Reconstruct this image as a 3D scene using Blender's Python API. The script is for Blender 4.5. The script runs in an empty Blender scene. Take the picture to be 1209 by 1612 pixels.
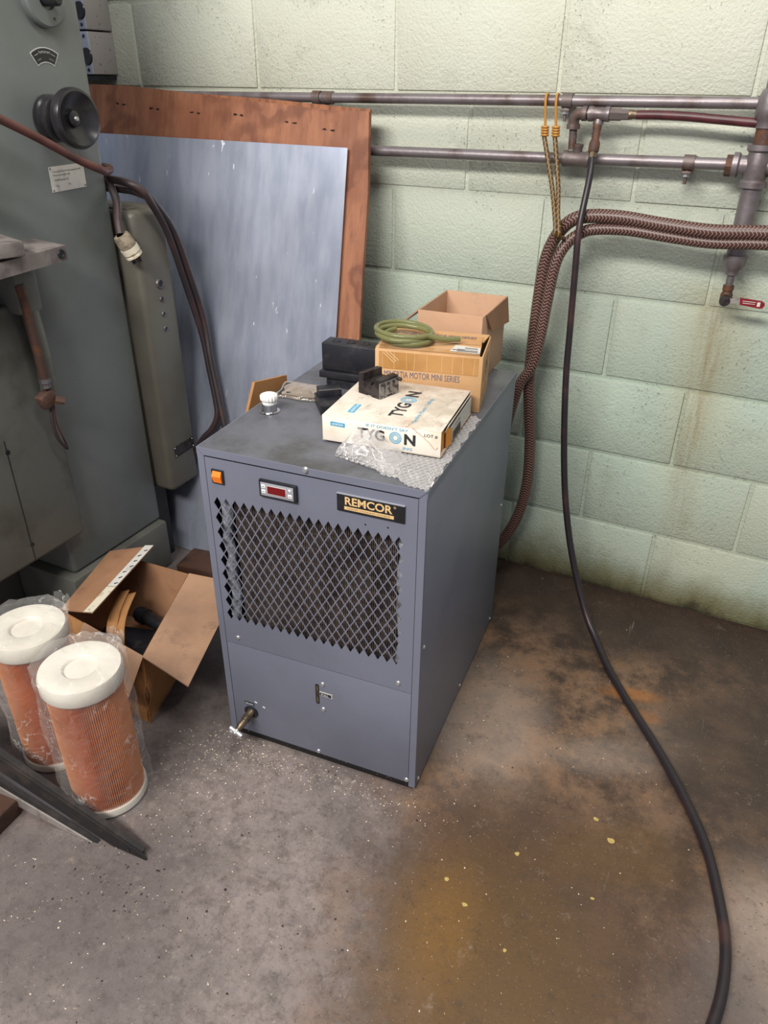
import bpy, bmesh, math, random
from mathutils import Vector, Matrix, noise
random.seed(7)
S = bpy.context.scene
C = S.collection
PI = math.pi

# ------------------------------------------------------------------ camera
cam_d = bpy.data.cameras.new('camera'); cam = bpy.data.objects.new('camera', cam_d); C.objects.link(cam)
cam_d.sensor_fit = 'VERTICAL'; cam_d.sensor_height = 36.0
cam_d.lens = 1175.77 / 1612 * 36.0
cam_d.clip_start = 0.02
_r = Vector((0.89291785, 0.45012112, 0.00941801)); _u = Vector((-0.23273024, 0.44356442, 0.86549826)); _f = Vector((-0.38540155, 0.7750107, -0.50082338))
cam.matrix_world = Matrix(((_r.x, _u.x, -_f.x, 0.92153827), (_r.y, _u.y, -_f.y, -1.86904668), (_r.z, _u.z, -_f.z, 1.26882648), (0, 0, 0, 1)))
S.camera = cam

# ------------------------------------------------------------------ light
w = bpy.data.worlds.new('workshop_air'); S.world = w; w.use_nodes = True
w.node_tree.nodes['Background'].inputs[0].default_value = (0.80, 0.86, 1.0, 1)
w.node_tree.nodes['Background'].inputs[1].default_value = 0.23
def area(name, loc, target, sx, sy, power, col):
    d = bpy.data.lights.new(name, 'AREA'); d.shape = 'RECTANGLE'; d.size = sx; d.size_y = sy; d.energy = power; d.color = col
    o = bpy.data.objects.new(name, d); C.objects.link(o); o.location = loc
    o.rotation_euler = (Vector(target) - Vector(loc)).to_track_quat('-Z', 'Y').to_euler()
    return o
area('ceiling_tube_light_front', (0.0, -3.3, 2.9), (0.3, -0.6, 0.5), 2.2, 0.5, 104, (1.0, 0.96, 0.91))
area('ceiling_tube_light_right', (0.9, -1.2, 3.1), (0.7, -0.9, 0), 1.2, 0.35, 20, (1.0, 0.96, 0.9))
S.view_settings.view_transform = 'Standard'; S.view_settings.look = 'None'
S.view_settings.exposure = 0.55; S.view_settings.gamma = 1.0; S.view_settings.use_curve_mapping = False

# ------------------------------------------------------------------ materials
def c(r, g, b):
    return tuple(((v / 255) / 12.92 if v / 255 <= .04045 else ((v / 255 + .055) / 1.055) ** 2.4) for v in (r, g, b)) + (1.0,)

class N:
    """small wrapper to build node trees"""
    def __init__(s, name):
        s.m = bpy.data.materials.new(name); s.m.use_nodes = True
        s.t = s.m.node_tree; s.b = s.t.nodes['Principled BSDF']; s.out = s.t.nodes['Material Output']
        g = s.t.nodes.new('ShaderNodeNewGeometry'); s.pos = g.outputs['Position']
    def n(s, typ, **kw):
        x = s.t.nodes.new(typ)
        for k, v in kw.items(): setattr(x, k, v)
        return x
    def l(s, a, b): s.t.links.new(a, b)
    def put(s, sock, v):
        if isinstance(v, (int, float)): sock.default_value = v
        elif isinstance(v, tuple): sock.default_value = v
        else: s.l(v, sock)
    def math(s, op, a, b=0.0, cc=0.0):
        x = s.n('ShaderNodeMath', operation=op); s.put(x.inputs[0], a); s.put(x.inputs[1], b); s.put(x.inputs[2], cc); return x.outputs[0]
    def coords(s, scale=(1, 1, 1), loc=(0, 0, 0), rot=(0, 0, 0), src=None):
        x = s.n('ShaderNodeMapping'); s.l(src or s.pos, x.inputs[0])
        x.inputs['Scale'].default_value = scale; x.inputs['Location'].default_value = loc; x.inputs['Rotation'].default_value = rot
        return x.outputs[0]
    def noise(s, scale, detail=4, vec=None, rough=.55, dist=0):
        x = s.n('ShaderNodeTexNoise'); s.l(vec or s.pos, x.inputs['Vector'])
        x.inputs['Scale'].default_value = scale; x.inputs['Detail'].default_value = detail; x.inputs['Roughness'].default_value = rough; x.inputs['Distortion'].default_value = dist
        return x.outputs['Fac']
    def ramp(s, v, a, b, lo=0.0, hi=1.0):
        x = s.n('ShaderNodeMapRange', interpolation_type='SMOOTHSTEP'); s.put(x.inputs[0], v)
        for i, q in enumerate((a, b, lo, hi)): x.inputs[i + 1].default_value = q
        return x.outputs[0]
    def mix(s, f, a, b):
        x = s.n('ShaderNodeMix', data_type='RGBA'); s.put(x.inputs['Factor'], f); s.put(x.inputs['A'], a); s.put(x.inputs['B'], b); return x.outputs['Result']
    def sep(s, v=None):
        x = s.n('ShaderNodeSeparateXYZ'); s.l(v or s.pos, x.inputs[0]); return x.outputs
    def bump(s, h, strength=.3, dist=.002):
        x = s.n('ShaderNodeBump'); s.put(x.inputs['Height'], h); x.inputs['Strength'].default_value = strength; x.inputs['Distance'].default_value = dist
        s.l(x.outputs[0], s.b.inputs['Normal'])
    def set(s, col=None, rough=None, metal=None, **kw):
        if col is not None: s.put(s.b.inputs['Base Color'], col)
        if rough is not None: s.put(s.b.inputs['Roughness'], rough)
        if metal is not None: s.put(s.b.inputs['Metallic'], metal)
        for k, v in kw.items(): s.put(s.b.inputs[k.replace('_', ' ')], v)
        return s
    def ellipse(s, cx, cy, rx, ry, ang=0, soft=.4, wob=.35, wscale=5):
        """soft irregular patch on the floor, 1 inside"""
        q = s.coords(scale=(1, 1, 0))
        v = s.n('ShaderNodeVectorMath', operation='SUBTRACT'); s.l(q, v.inputs[0]); v.inputs[1].default_value = (cx, cy, 0)
        r = s.n('ShaderNodeVectorRotate', rotation_type='Z_AXIS'); s.l(v.outputs[0], r.inputs[0]); r.inputs['Angle'].default_value = -ang
        d = s.n('ShaderNodeVectorMath', operation='DIVIDE'); s.l(r.outputs[0], d.inputs[0]); d.inputs[1].default_value = (rx, ry, 1)
        ln = s.n('ShaderNodeVectorMath', operation='LENGTH'); s.l(d.outputs[0], ln.inputs[0])
        nz = s.math('ADD', s.math('MULTIPLY_ADD', s.noise(wscale, 8, rough=.7), wob * 2, -wob), s.math('MULTIPLY_ADD', s.noise(wscale * 7, 6, rough=.8), wob * 1.1, -wob * .55))
        return s.ramp(s.math('ADD', ln.outputs['Value'], nz), 1 - soft, 1 + soft, 1, 0)

def plain(name, col, rough=.5, metal=0.0, var=None, vscale=20, vlo=.4, vhi=.7, bump=None, stretch=None, **kw):
    m = N(name); vec = m.coords(scale=stretch) if stretch else None
    base = col
    if var: base = m.mix(m.ramp(m.noise(vscale, 6, vec), vlo, vhi), col, var)
    m.set(base, rough, metal, **kw)
    if bump: m.bump(m.noise(bump[0], 5, vec), bump[1], bump[2] if len(bump) > 2 else .002)
    return m.m

def mk_wall():
    m = N('painted_block'); x, y, z = m.sep()
    base = m.mix(m.ramp(z, .55, 1.35), c(172, 186, 170), c(200, 202, 186))
    base = m.mix(m.ramp(m.noise(1.7, 5), .45, .75, 0, .55), base, c(186, 184, 160))
    base = m.mix(m.ramp(m.noise(5, 7, rough=.75), .52, .74, 0, .45), base, c(128, 134, 116))
    # damp dirt near the floor, own wavy outline
    hz = m.math('ADD', z, m.math('MULTIPLY_ADD', m.noise(6, 6, m.coords((1, 1, .6)), .65), -.20, .10))
    base = m.mix(m.ramp(hz, .02, .15, .9, 0), base, c(112, 106, 66))
    base = m.mix(m.ramp(hz, -.02, .045, .9, 0), base, c(48, 40, 28))
    # rusty run below the drain valve
    dx = m.math('ABSOLUTE', m.math('SUBTRACT', m.math('ADD', x, m.math('MULTIPLY', z, .03)), m.math('MULTIPLY_ADD', m.noise(5, 3), .05, .835)))
    run = m.math('MULTIPLY', m.ramp(dx, .0, .055, 1, 0), m.math('MULTIPLY', m.ramp(z, .86, .80), m.ramp(z, .05, .55, .12, .75)))
    run = m.math('MULTIPLY', run, m.ramp(m.noise(45, 5, m.coords((1.5, 1, .12)), .7), .3, .75))
    base = m.mix(run, base, c(120, 92, 48))
    run2 = m.math('MULTIPLY', m.ramp(dx, .02, .12, 1, 0), m.math('MULTIPLY', m.ramp(z, .9, .85), m.ramp(z, .1, .7, 0, .35)))
    base = m.mix(run2, base, c(172, 160, 118))
    # pits
    pit = m.ramp(m.noise(150, 2, rough=.5), .64, .70)
    pit = m.math('MULTIPLY', pit, m.ramp(m.noise(5, 3), .42, .62))
    base = m.mix(m.math('MULTIPLY', pit, .55), base, c(96, 98, 84))
    m.set(base, .62)
    h = m.math('ADD', m.math('MULTIPLY', m.noise(150, 4, rough=.6), 1.0), m.math('MULTIPLY', m.noise(45, 3), .5))
    m.bump(m.math('SUBTRACT', h, m.math('MULTIPLY', pit, .6)), .6, .0045)
    return m.m

def mk_floor():
    m = N('oiled_concrete'); x, y, z = m.sep()
    base = m.mix(m.ramp(m.noise(3, 6), .35, .7), c(140, 128, 123), c(104, 95, 92))
    base = m.mix(m.ramp(m.noise(30, 8, rough=.8), .42, .66, 0, .7), base, c(88, 78, 74))
    base = m.mix(m.ramp(m.noise(14, 8, m.coords(loc=(9, 2, 0)), rough=.8), .52, .70, 0, .6), base, c(162, 150, 142))
    # brown soaked zone to the right of the chiller
    bz = m.math('ADD', m.math('ADD', m.math('MULTIPLY', x, 1.0), m.math('MULTIPLY', y, .25)), m.math('MULTIPLY_ADD', m.noise(4.5, 7, rough=.7), .5, -.25))
    brown = m.ramp(bz, .12, .42)
    btex = m.mix(m.ramp(m.noise(9, 8, rough=.72), .38, .62), c(62, 47, 38), c(126, 98, 76))
    btex = m.mix(m.ramp(m.noise(24, 6, rough=.75), .52, .72, 0, .6), btex, c(138, 98, 62))
    base = m.mix(brown, base, btex)
    # pale worn patches
    for (cx, cy, rx, ry, a, f) in ((.60, -.66, .11, .2, .3, .5), (1.19, -.93, .09, .16, 0, .75), (.95, -.50, .08, .06, 0, .3), (.87, -.62, .14, .05, .4, .35)):
        base = m.mix(m.math('MULTIPLY', m.ellipse(cx, cy, rx, ry, a, .6, .5, 9), f), base, c(168, 150, 136))
    # shadow along the wall painted as a dark band; darker patches far right
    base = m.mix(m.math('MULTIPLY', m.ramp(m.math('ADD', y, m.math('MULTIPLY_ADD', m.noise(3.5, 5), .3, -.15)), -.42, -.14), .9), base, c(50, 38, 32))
    base = m.mix(m.math('MULTIPLY', m.ellipse(1.12, -.5, .22, .27, 0, .5, .4, 6), .8), base, c(62, 49, 42))
    base = m.mix(m.math('MULTIPLY', m.ellipse(1.12, -1.12, .1, .2, 0, .6, .4, 8), .7), base, c(78, 72, 72))
    # oil spill: amber with darker rim
    base = m.mix(m.math('MULTIPLY', m.ellipse(.80, -1.02, .27, .24, .5, .5, .6, 7), .85), base, c(76, 55, 40))
    base = m.mix(m.math('MULTIPLY', m.ellipse(.78, -1.20, .17, .22, .2, .7, .6, 7), .85), base, c(92, 67, 34))
    base = m.mix(m.math('MULTIPLY', m.ellipse(.672, -1.14, .06, .11, .2, .9, .8, 9), .6), base, c(124, 88, 36))
    base = m.mix(m.math('MULTIPLY', m.ellipse(.92, -.86, .12, .07, .5, .5, .35, 8), .6), base, c(92, 67, 36))
    base = m.mix(m.math('MULTIPLY', m.ellipse(.86, -.41, .06, .02, .3, .6, .4, 16), .7), base, c(150, 98, 48))
    base = m.mix(m.math('MULTIPLY', m.ellipse(.90, -.47, .04, .02, .1, .6, .4, 16), .5), base, c(150, 98, 48))
    # darker floor left of and below the machines
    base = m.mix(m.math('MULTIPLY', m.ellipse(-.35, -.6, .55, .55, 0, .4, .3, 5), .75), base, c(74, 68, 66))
    base = m.mix(m.math('MULTIPLY', m.ellipse(-.05, -1.45, .28, .22, .3, .5, .4, 6), .6), base, c(88, 80, 78))
    # trodden-in mottling
    base = m.mix(m.ramp(m.noise(22, 10, m.coords(loc=(4, 1, 0)), rough=.85), .50, .68, 0, .55), base, c(52, 43, 38))
    base = m.mix(m.ramp(m.noise(16, 10, m.coords(loc=(1, 7, 0)), rough=.85), .56, .72, 0, .45), base, c(164, 146, 130))
    # scratches and speckle
    sc = m.ramp(m.noise(70, 3, m.coords((1, .08, 1), rot=(0, 0, .5)), .6), .70, .78, 0, .28)
    sc2 = m.ramp(m.noise(80, 3, m.coords((.08, 1, 1), rot=(0, 0, .9)), .6), .70, .78, 0, .25)
    base = m.mix(sc, base, c(176, 166, 158)); base = m.mix(sc2, base, c(168, 156, 146))
    base = m.mix(m.ramp(m.noise(210, 3, rough=.7), .62, .74, 0, .45), base, c(186, 176, 166))
    base = m.mix(m.ramp(m.noise(130, 3, m.coords(loc=(3, 5, 1)), rough=.7), .60, .70, 0, .7), base, c(58, 50, 46))
    m.set(base, m.ramp(m.noise(6, 6), .3, .7, .42, .62))
    m.bump(m.noise(120, 5, rough=.7), .25, .002)
    return m.m

M = {}
M['wall'] = mk_wall(); M['floor'] = mk_floor()
M['chiller'] = plain('blue_grey_enamel', c(113, 116, 131), .42, 0, c(102, 105, 118), 3, .4, .75, (350, .08))
def mk_top():
    m = N('scuffed_lid_enamel')
    b = m.mix(m.ramp(m.noise(7, 6, rough=.65), .42, .7), c(98, 99, 106), c(72, 71, 70))
    b = m.mix(m.ramp(m.noise(40, 5, rough=.7), .6, .75, 0, .5), b, c(60, 58, 58))
    m.set(b, m.ramp(m.noise(9, 5), .35, .7, .30, .5)); m.bump(m.noise(200, 3), .06); return m.m
M['lid'] = mk_top()
M['black'] = plain('black_plastic', c(24, 24, 27), .4, 0, c(38, 38, 42), 30)
M['blackmetal'] = plain('black_oxide_steel', c(36, 36, 42), .42, .2, c(66, 64, 66), 28, .5, .75, (160, .15))
M['skid'] = plain('black_flecked_rail', c(18, 17, 18), .6, 0, c(150, 140, 130), 170, .66, .7)
M['chrome'] = plain('bright_steel', c(205, 205, 208), .18, 1)
M['screw'] = plain('zinc_screw', c(190, 190, 192), .4, .8)
M['nickel'] = plain('nickel_handle', c(200, 200, 200), .35, .7)
M['white'] = plain('white_plastic', c(238, 237, 232), .4)
M['coil'] = plain('dusty_fin', c(112, 98, 90), .8, .0, c(70, 60, 56), 22, .4, .7)
M['coilback'] = plain('dark_core', c(22, 19, 18), .9)
M['foam'] = plain('dusty_grey_foam', c(150, 152, 160), .95, 0, c(100, 100, 104), 60, .4, .65, (90, .8, .006))
M['amber'] = plain('amber_rocker', c(232, 120, 28), .3, 0, Emission_Color=c(240, 110, 10), Emission_Strength=.12)
M['led'] = plain('red_display', c(110, 10, 16), .15)
M['bezelgrey'] = plain('silver_grey_label', c(150, 150, 158), .4)
M['gold'] = plain('gold_print', c(222, 186, 130), .45)
M['brass'] = plain('dull_brass', c(120, 105, 84), .4, .7, c(80, 70, 60), 60)
M['machine'] = plain('grey_green_machine_paint', c(112, 117, 115), .42, 0, c(100, 104, 101), 4, .35, .7, (300, .05))
M['machine_dirty'] = plain('grimy_machine_paint', c(96, 97, 90), .5, 0, c(76, 74, 68), 9, .45, .75)
M['cabinet'] = plain('olive_grey_cabinet_paint', c(104, 102, 92), .45, 0, c(90, 85, 76), 3, .4, .7)
M['cast'] = plain('dusty_cast_iron', c(128, 120, 116), .7, .1, c(96, 88, 86), 25, .4, .7, (120, .3))
M['rust'] = plain('rusty_iron', c(84, 62, 54), .7, .3, c(110, 72, 48), 45, .45, .65, (140, .4))
M['pipe'] = plain('grimy_steel_pipe', c(134, 126, 128), .42, .55, c(92, 74, 66), 13, .45, .74, (90, .25))
M['pipe_dark'] = plain('dark_iron_fitting', c(108, 97, 94), .5, .4, c(96, 68, 56), 24, .5, .75, (120, .35))
M['redhose'] = plain('dark_red_rubber', c(86, 40, 44), .4, 0, c(66, 30, 34), 30)
M['blackhose'] = plain('black_rubber_hose', c(40, 34, 38), .38, 0, c(74, 48, 46), 9, .5, .75)
M['cable'] = plain('dark_rubber_cable', c(50, 42, 44), .42, 0, c(70, 50, 48), 12, .45, .7)
M['redcable'] = plain('red_brown_cable', c(100, 60, 54), .5, 0, c(76, 46, 43), 20)
M['plugbody'] = plain('grubby_plug_rubber', c(150, 138, 118), .7, 0, c(110, 98, 82), 60, .4, .65)
M['plugwhite'] = plain('grubby_white_plug', c(214, 206, 184), .5, 0, c(170, 156, 128), 60, .5, .7)
M['label'] = plain('aged_white_label', c(206, 202, 194), .55, 0, c(180, 176, 170), 40, .5, .7)
M['ink'] = plain('black_print', c(42, 40, 44), .6)
M['inkfaint'] = plain('faded_grey_print', c(96, 94, 96), .6)
M['inkblue'] = plain('grey_blue_print', c(92, 96, 118), .6)
M['tyblue'] = plain('light_blue_print', c(70, 160, 196), .6)
M['tywhite'] = plain('white_print', c(226, 232, 234), .6)
M['silver'] = plain('silver_print', c(190, 190, 186), .5)
M['wood_dark'] = plain('dark_wood_block', c(70, 44, 30), .7, 0, c(40, 26, 20), 20)
M['steel_dark'] = plain('dirty_black_steel', c(26, 23, 22), .75, .0, c(52, 43, 37), 24, .45, .7, (140, .3))
M['steel_pale'] = plain('bare_steel_edge', c(186, 178, 172), .35, .6, c(120, 110, 104), 30, .5, .75)
M['steel_mid'] = plain('dull_steel_plate', c(128, 124, 128), .45, .6, c(100, 94, 94), 12, .4, .7)
M['tool_steel'] = plain('stained_tool_steel', c(72, 66, 66), .4, .6, c(48, 42, 42), 70, .4, .65, (150, .2))
M['tool_ground'] = plain('ground_pitted_steel', c(150, 146, 144), .4, .6, c(84, 78, 76), 90, .48, .62, (200, .3))
M['jbox'] = plain('blue_lit_box_front', c(168, 174, 196), .5, 0, c(140, 144, 160), 9, .5, .8)  # cool light on the box fronts is put into this bluish grey
M['jbox_side'] = plain('speckled_box_side', c(156, 150, 146), .6, 0, c(88, 80, 78), 70, .62, .72)
M['knob_black'] = plain('black_bakelite', c(30, 29, 32), .28, 0, c(46, 44, 46), 18)

def mk_card(name, a, b, d, rough=.75, flute=None):
    m = N(name)
    col = m.mix(m.ramp(m.noise(5, 6, rough=.6), .35, .7), a, b)
    col = m.mix(m.ramp(m.noise(16, 6, rough=.7), .55, .78, 0, .7), col, d)
    m.set(col, rough); m.bump(m.noise(45, 4), .12, .002); return m.m
M['card'] = mk_card('tan_cardboard', c(206, 164, 118), c(192, 150, 104), c(176, 130, 88))
M['card_dark'] = mk_card('dirty_brown_cardboard', c(158, 117, 86), c(132, 95, 70), c(84, 62, 50))
M['card_in'] = mk_card('grubby_cardboard', c(176, 138, 108), c(146, 114, 92), c(100, 80, 72))
M['card_pale'] = mk_card('pale_brown_cardboard', c(196, 158, 128), c(182, 144, 114), c(160, 122, 96))
M['card_old'] = mk_card('oily_cardboard', c(172, 124, 76), c(150, 100, 56), c(84, 58, 40))
M['tape_clear'] = plain('clear_packing_tape', c(192, 146, 98), .2, 0, c(178, 132, 84), 18)
M['crease'] = plain('pale_tape_crease', c(224, 192, 148), .3)
M['tape'] = plain('shiny_packing_tape', c(186, 138, 82), .22, 0, c(172, 124, 70), 18)
def mk_tygon():
    m = N('soiled_white_card')
    col = m.mix(m.ramp(m.noise(10, 6, rough=.7), .42, .72), c(218, 207, 193), c(184, 171, 154))
    col = m.mix(m.ramp(m.noise(45, 6, m.coords((1, .4, 1)), rough=.75), .52, .70, 0, .6), col, c(130, 118, 104))
    m.set(col, .6); m.bump(m.noise(60, 4), .15); return m.m
M['tygon'] = mk_tygon()
M['tygon_clean'] = plain('clean_white_card', c(240, 230, 214), .55, 0, c(226, 206, 180), 14, .5, .75)
M['orange_card'] = plain('torn_orange_liner', c(222, 146, 60), .7, 0, c(204, 126, 50), 30)

def mk_wood():
    m = N('water_stained_plywood')
    g = m.noise(20, 7, m.coords((1.6, 1, .06)), .65)
    col = m.mix(m.ramp(g, .35, .68), c(160, 106, 76), c(132, 84, 60))
    col = m.mix(m.ramp(m.noise(90, 3, m.coords((1, 1, .03))), .55, .75, 0, .4), col, c(104, 58, 36))
    col = m.mix(m.ramp(m.noise(3.2, 4, rough=.6), .50, .60, 0, .5), col, c(122, 70, 46))
    st = m.n('ShaderNodeTexNoise'); m.l(m.coords(loc=(.4, 0, .2)), st.inputs['Vector']); st.inputs['Scale'].default_value = 4.3; st.inputs['Detail'].default_value = 5
    rim = m.math('MULTIPLY', m.ramp(st.outputs['Fac'], .50, .53), m.ramp(st.outputs['Fac'], .60, .545))
    col = m.mix(m.math('MULTIPLY', rim, .55), col, c(96, 52, 34))
    m.set(col, .6); m.bump(g, .15); return m.m
M['plywood'] = mk_wood()
M['plyedge'] = plain('plywood_edge', c(150, 96, 64), .7, 0, c(108, 66, 42), 60, .4, .65, None, (1, 1, .1))
M['tornhole'] = plain('torn_wood_hole', c(48, 28, 20), .9)

def mk_alu():
    m = N('scuffed_aluminium')
    s = m.noise(24, 5, m.coords((1.2, 1, .05)), .6)
    col = m.mix(m.ramp(s, .35, .7), c(188, 194, 210), c(168, 175, 194))
    sp = m.ramp(m.noise(60, 3, m.coords((1, 1, .3)), .6), .68, .72)
    sp = m.math('MULTIPLY', sp, m.ramp(m.noise(2.5, 3), .42, .6))
    col = m.mix(sp, col, c(232, 234, 240))
    m.set(col, m.math('ADD', m.ramp(m.noise(3, 5), .3, .7, .26, .42), m.math('MULTIPLY', sp, .3)), .60)
    m.bump(s, .05); return m.m
M['alu'] = mk_alu()

def mk_pleat():
    m = N('orange_filter_paper'); m.set(m.mix(m.ramp(m.noise(9, 4), .4, .7), c(222, 146, 82), c(208, 130, 68)), .75); return m.m
M['pleat'] = mk_pleat()
M['capwhite'] = plain('milky_white_cap', c(216, 210, 197), .35, 0, c(202, 195, 180), 9, .4, .7, Subsurface_Weight=.0)

def film(name, tint, opac, rough=.08, bscale=25, bstr=.6):
    m = N(name); m.set(tint, rough, 0); m.b.inputs['Specular IOR Level'].default_value = .8
    m.bump(m.noise(bscale, 3, rough=.5, dist=.6), bstr, .006)
    tr = m.n('ShaderNodeBsdfTransparent'); mx = m.n('ShaderNodeMixShader')
    lw = m.n('ShaderNodeLayerWeight'); lw.inputs['Blend'].default_value = .35
    wr = m.ramp(m.noise(bscale * .8, 4, m.coords(loc=(7, 3, 2)), .6, 1.2), .60, .74, 0, .35)
    rd = m.math('ABSOLUTE', m.math('SUBTRACT', m.noise(bscale * .55, 3, m.coords(loc=(2, 9, 4)), .5, 1.5), .5))
    wr = m.math('ADD', wr, m.math('MULTIPLY', m.ramp(rd, .0, .022, 1, 0), m.ramp(m.noise(bscale * .3, 2), .46, .62, 0, 2.2)))  # whitish crease lines, also painted in place of highlights on the film
    f = m.math('ADD', m.math('MULTIPLY_ADD', lw.outputs['Facing'], opac * 1.2, opac * .45), m.math('MULTIPLY', wr, opac * 1.4))
    m.put(mx.inputs[0], f); m.l(tr.outputs[0], mx.inputs[1]); m.l(m.b.outputs[0], mx.inputs[2]); m.l(mx.outputs[0], m.out.inputs[0])
    return m.m
M['bag'] = film('clear_plastic_bag', c(236, 233, 228), .12, .04, 34, 1.0)
M['zipbag'] = film('hazy_zip_bag', c(160, 146, 132), .85, .1, 40, .8)
M['bubble'] = film('clear_bubble_film', c(204, 200, 198), .62, .08, 30, .1)

def mk_tubing():
    m = N('olive_clear_tubing'); m.set(c(128, 128, 84), .18, 0); m.b.inputs['Transmission Weight'].default_value = .25; m.b.inputs['IOR'].default_value = 1.4
    return m.m
M['tubing'] = mk_tubing()

def mk_braid(name, dark, light, pitch, cols, duty):
    m = N(name); uv = m.n('ShaderNodeUVMap'); x, y, z = m.sep(uv.outputs[0])
    p = m.math('PINGPONG', m.math('MULTIPLY', x, cols), .5)
    f = m.math('FRACT', m.math('ADD', m.math('DIVIDE', y, pitch), m.math('MULTIPLY', p, 1.6)))
    k = m.ramp(m.math('ABSOLUTE', m.math('SUBTRACT', f, .5)), duty, duty + .12)
    m.set(m.mix(k, dark, light), .35, 0); m.bump(k, .5, .002); return m.m
M['braid'] = mk_braid('braided_hose_cover', c(70, 46, 41), c(168, 138, 124), .0075, 5, .34)
M['bungee'] = mk_braid('woven_bungee_sleeve', c(80, 60, 34), c(180, 138, 70), .012, 2, .36)
M['bungee_hook'] = plain('amber_coated_wire', c(178, 124, 52), .35)

# ------------------------------------------------------------------ geometry helpers
def catmull(pts, per=8):
    P = [Vector(p) for p in pts]; out = []
    for i in range(len(P) - 1):
        a = P[max(i - 1, 0)]; b = P[i]; cc = P[i + 1]; d = P[min(i + 2, len(P) - 1)]
        for k in range(per):
            t = k / per
            out.append(.5 * ((2 * b) + (cc - a) * t + (2 * a - 5 * b + 4 * cc - d) * t * t + (3 * b - a - 3 * cc + d) * t ** 3))
    out.append(P[-1]); return out

class G:
    def __init__(s): s.bm = bmesh.new(); s.uv = None
    def box(s, ctr, size, rot=None, bev=0, seg=2):
        t = bmesh.new(); bmesh.ops.create_cube(t, size=1)
        for v in t.verts: v.co = Vector((v.co.x * size[0], v.co.y * size[1], v.co.z * size[2]))
        if bev: bmesh.ops.bevel(t, geom=t.edges[:], offset=bev, segments=seg, affect='EDGES', profile=.5)
        mt = Matrix.Translation(ctr) @ (rot.to_4x4() if rot else Matrix.Identity(4))
        bmesh.ops.transform(t, matrix=mt, verts=t.verts[:]); s._add(t); return s
    def _add(s, t):
        me = bpy.data.meshes.new('tmp'); t.to_mesh(me); t.free(); s.bm.from_mesh(me); bpy.data.meshes.remove(me)
    def faces(s, vs, fs):
        vv = [s.bm.verts.new(v) for v in vs]
        for f in fs:
            try: s.bm.faces.new([vv[i] for i in f])
            except ValueError: pass
        return vv
    def prism(s, pts, vec):
        """polygon (list of 3d points) extruded by vec"""
        n = len(pts); a = [Vector(p) for p in pts]; b = [p + Vector(vec) for p in a]
        s.faces(a + b, [list(range(n))[::-1], list(range(n, 2 * n))] + [[i, (i + 1) % n, n + (i + 1) % n, n + i] for i in range(n)])
        return s
    def lathe(s, prof, origin, axis, seg=24, smooth_cap=True):
        """prof: list of (r, h) along axis from origin"""
        ax = Vector(axis).normalized(); o = Vector(origin)
        e1 = ax.orthogonal().normalized(); e2 = ax.cross(e1); rows = []
        for r, h in prof:
            if r < 1e-6: rows.append([s.bm.verts.new(o + ax * h)])
            else: rows.append([s.bm.verts.new(o + ax * h + (e1 * math.cos(2 * PI * k / seg) + e2 * math.sin(2 * PI * k / seg)) * r) for k in range(seg)])
        for A, B in zip(rows, rows[1:]):
            for k in range(seg):
                k2 = (k + 1) % seg
                q = [A[k % len(A)], A[k2 % len(A)], B[k2 % len(B)], B[k % len(B)]]
                u = []
                for v in q:
                    if v not in u: u.append(v)
                if len(u) >= 3:
                    try: s.bm.faces.new(u)
                    except ValueError: pass
        return s
    def cyl(s, p0, p1, r0, r1=None, seg=20):
        p0 = Vector(p0); d = Vector(p1) - p0; L = d.length; r1 = r0 if r1 is None else r1
        return s.lathe([(0, 0), (r0, 0), (r1, L), (0, L)], p0, d, seg)
    def tube(s, pts, r, seg=12, per=8, closed=False, raw=False):
        P = [Vector(p) for p in pts] if raw else catmull(pts, per)
        uvl = s.bm.loops.layers.uv.verify()
        t0 = (P[1] - P[0]).normalized(); nrm = t0.orthogonal().normalized(); rows = []; L = 0; Ls = []
        for i, p in enumerate(P):
            t = (P[min(i + 1, len(P) - 1)] - P[max(i - 1, 0)]).normalized()
            nrm = (nrm - t * nrm.dot(t)).normalized(); b = t.cross(nrm)
            if i: L += (p - P[i - 1]).length
            Ls.append(L); rr = r(i / (len(P) - 1)) if callable(r) else r
            rows.append([s.bm.verts.new(p + (nrm * math.cos(2 * PI * k / seg) + b * math.sin(2 * PI * k / seg)) * rr) for k in range(seg)])
        for i in range(len(rows) - 1):
            for k in range(seg):
                k2 = (k + 1) % seg
                f = s.bm.faces.new([rows[i][k], rows[i][k2], rows[i + 1][k2], rows[i + 1][k]])
                for lp, uvv in zip(f.loops, ((k / seg, Ls[i]), ((k + 1) / seg, Ls[i]), ((k + 1) / seg, Ls[i + 1]), (k / seg, Ls[i + 1]))): lp[uvl].uv = uvv
        for row in (rows[0][::-1], rows[-1]): s.bm.faces.new(row)
        return s
    def grid(s, fn, nu, nv):
        V = [[s.bm.verts.new(fn(i / nu, j / nv)) for j in range(nv + 1)] for i in range(nu + 1)]
        for i in range(nu):
            for j in range(nv): s.bm.faces.new([V[i][j], V[i + 1][j], V[i + 1][j + 1], V[i][j + 1]])
        return s
    def done(s, name, mat, parent=None, smooth=40, normals=True):
        if normals: bmesh.ops.recalc_face_normals(s.bm, faces=s.bm.faces[:])
        me = bpy.data.meshes.new(name); s.bm.to_mesh(me); s.bm.free()
        for mm in (mat if isinstance(mat, (list, tuple)) else [mat]): me.materials.append(M[mm] if isinstance(mm, str) else mm)
        if smooth:
            me.polygons.foreach_set('use_smooth', [True] * len(me.polygons)); me.set_sharp_from_angle(angle=math.radians(smooth))
        return link(name, me, parent)

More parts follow.
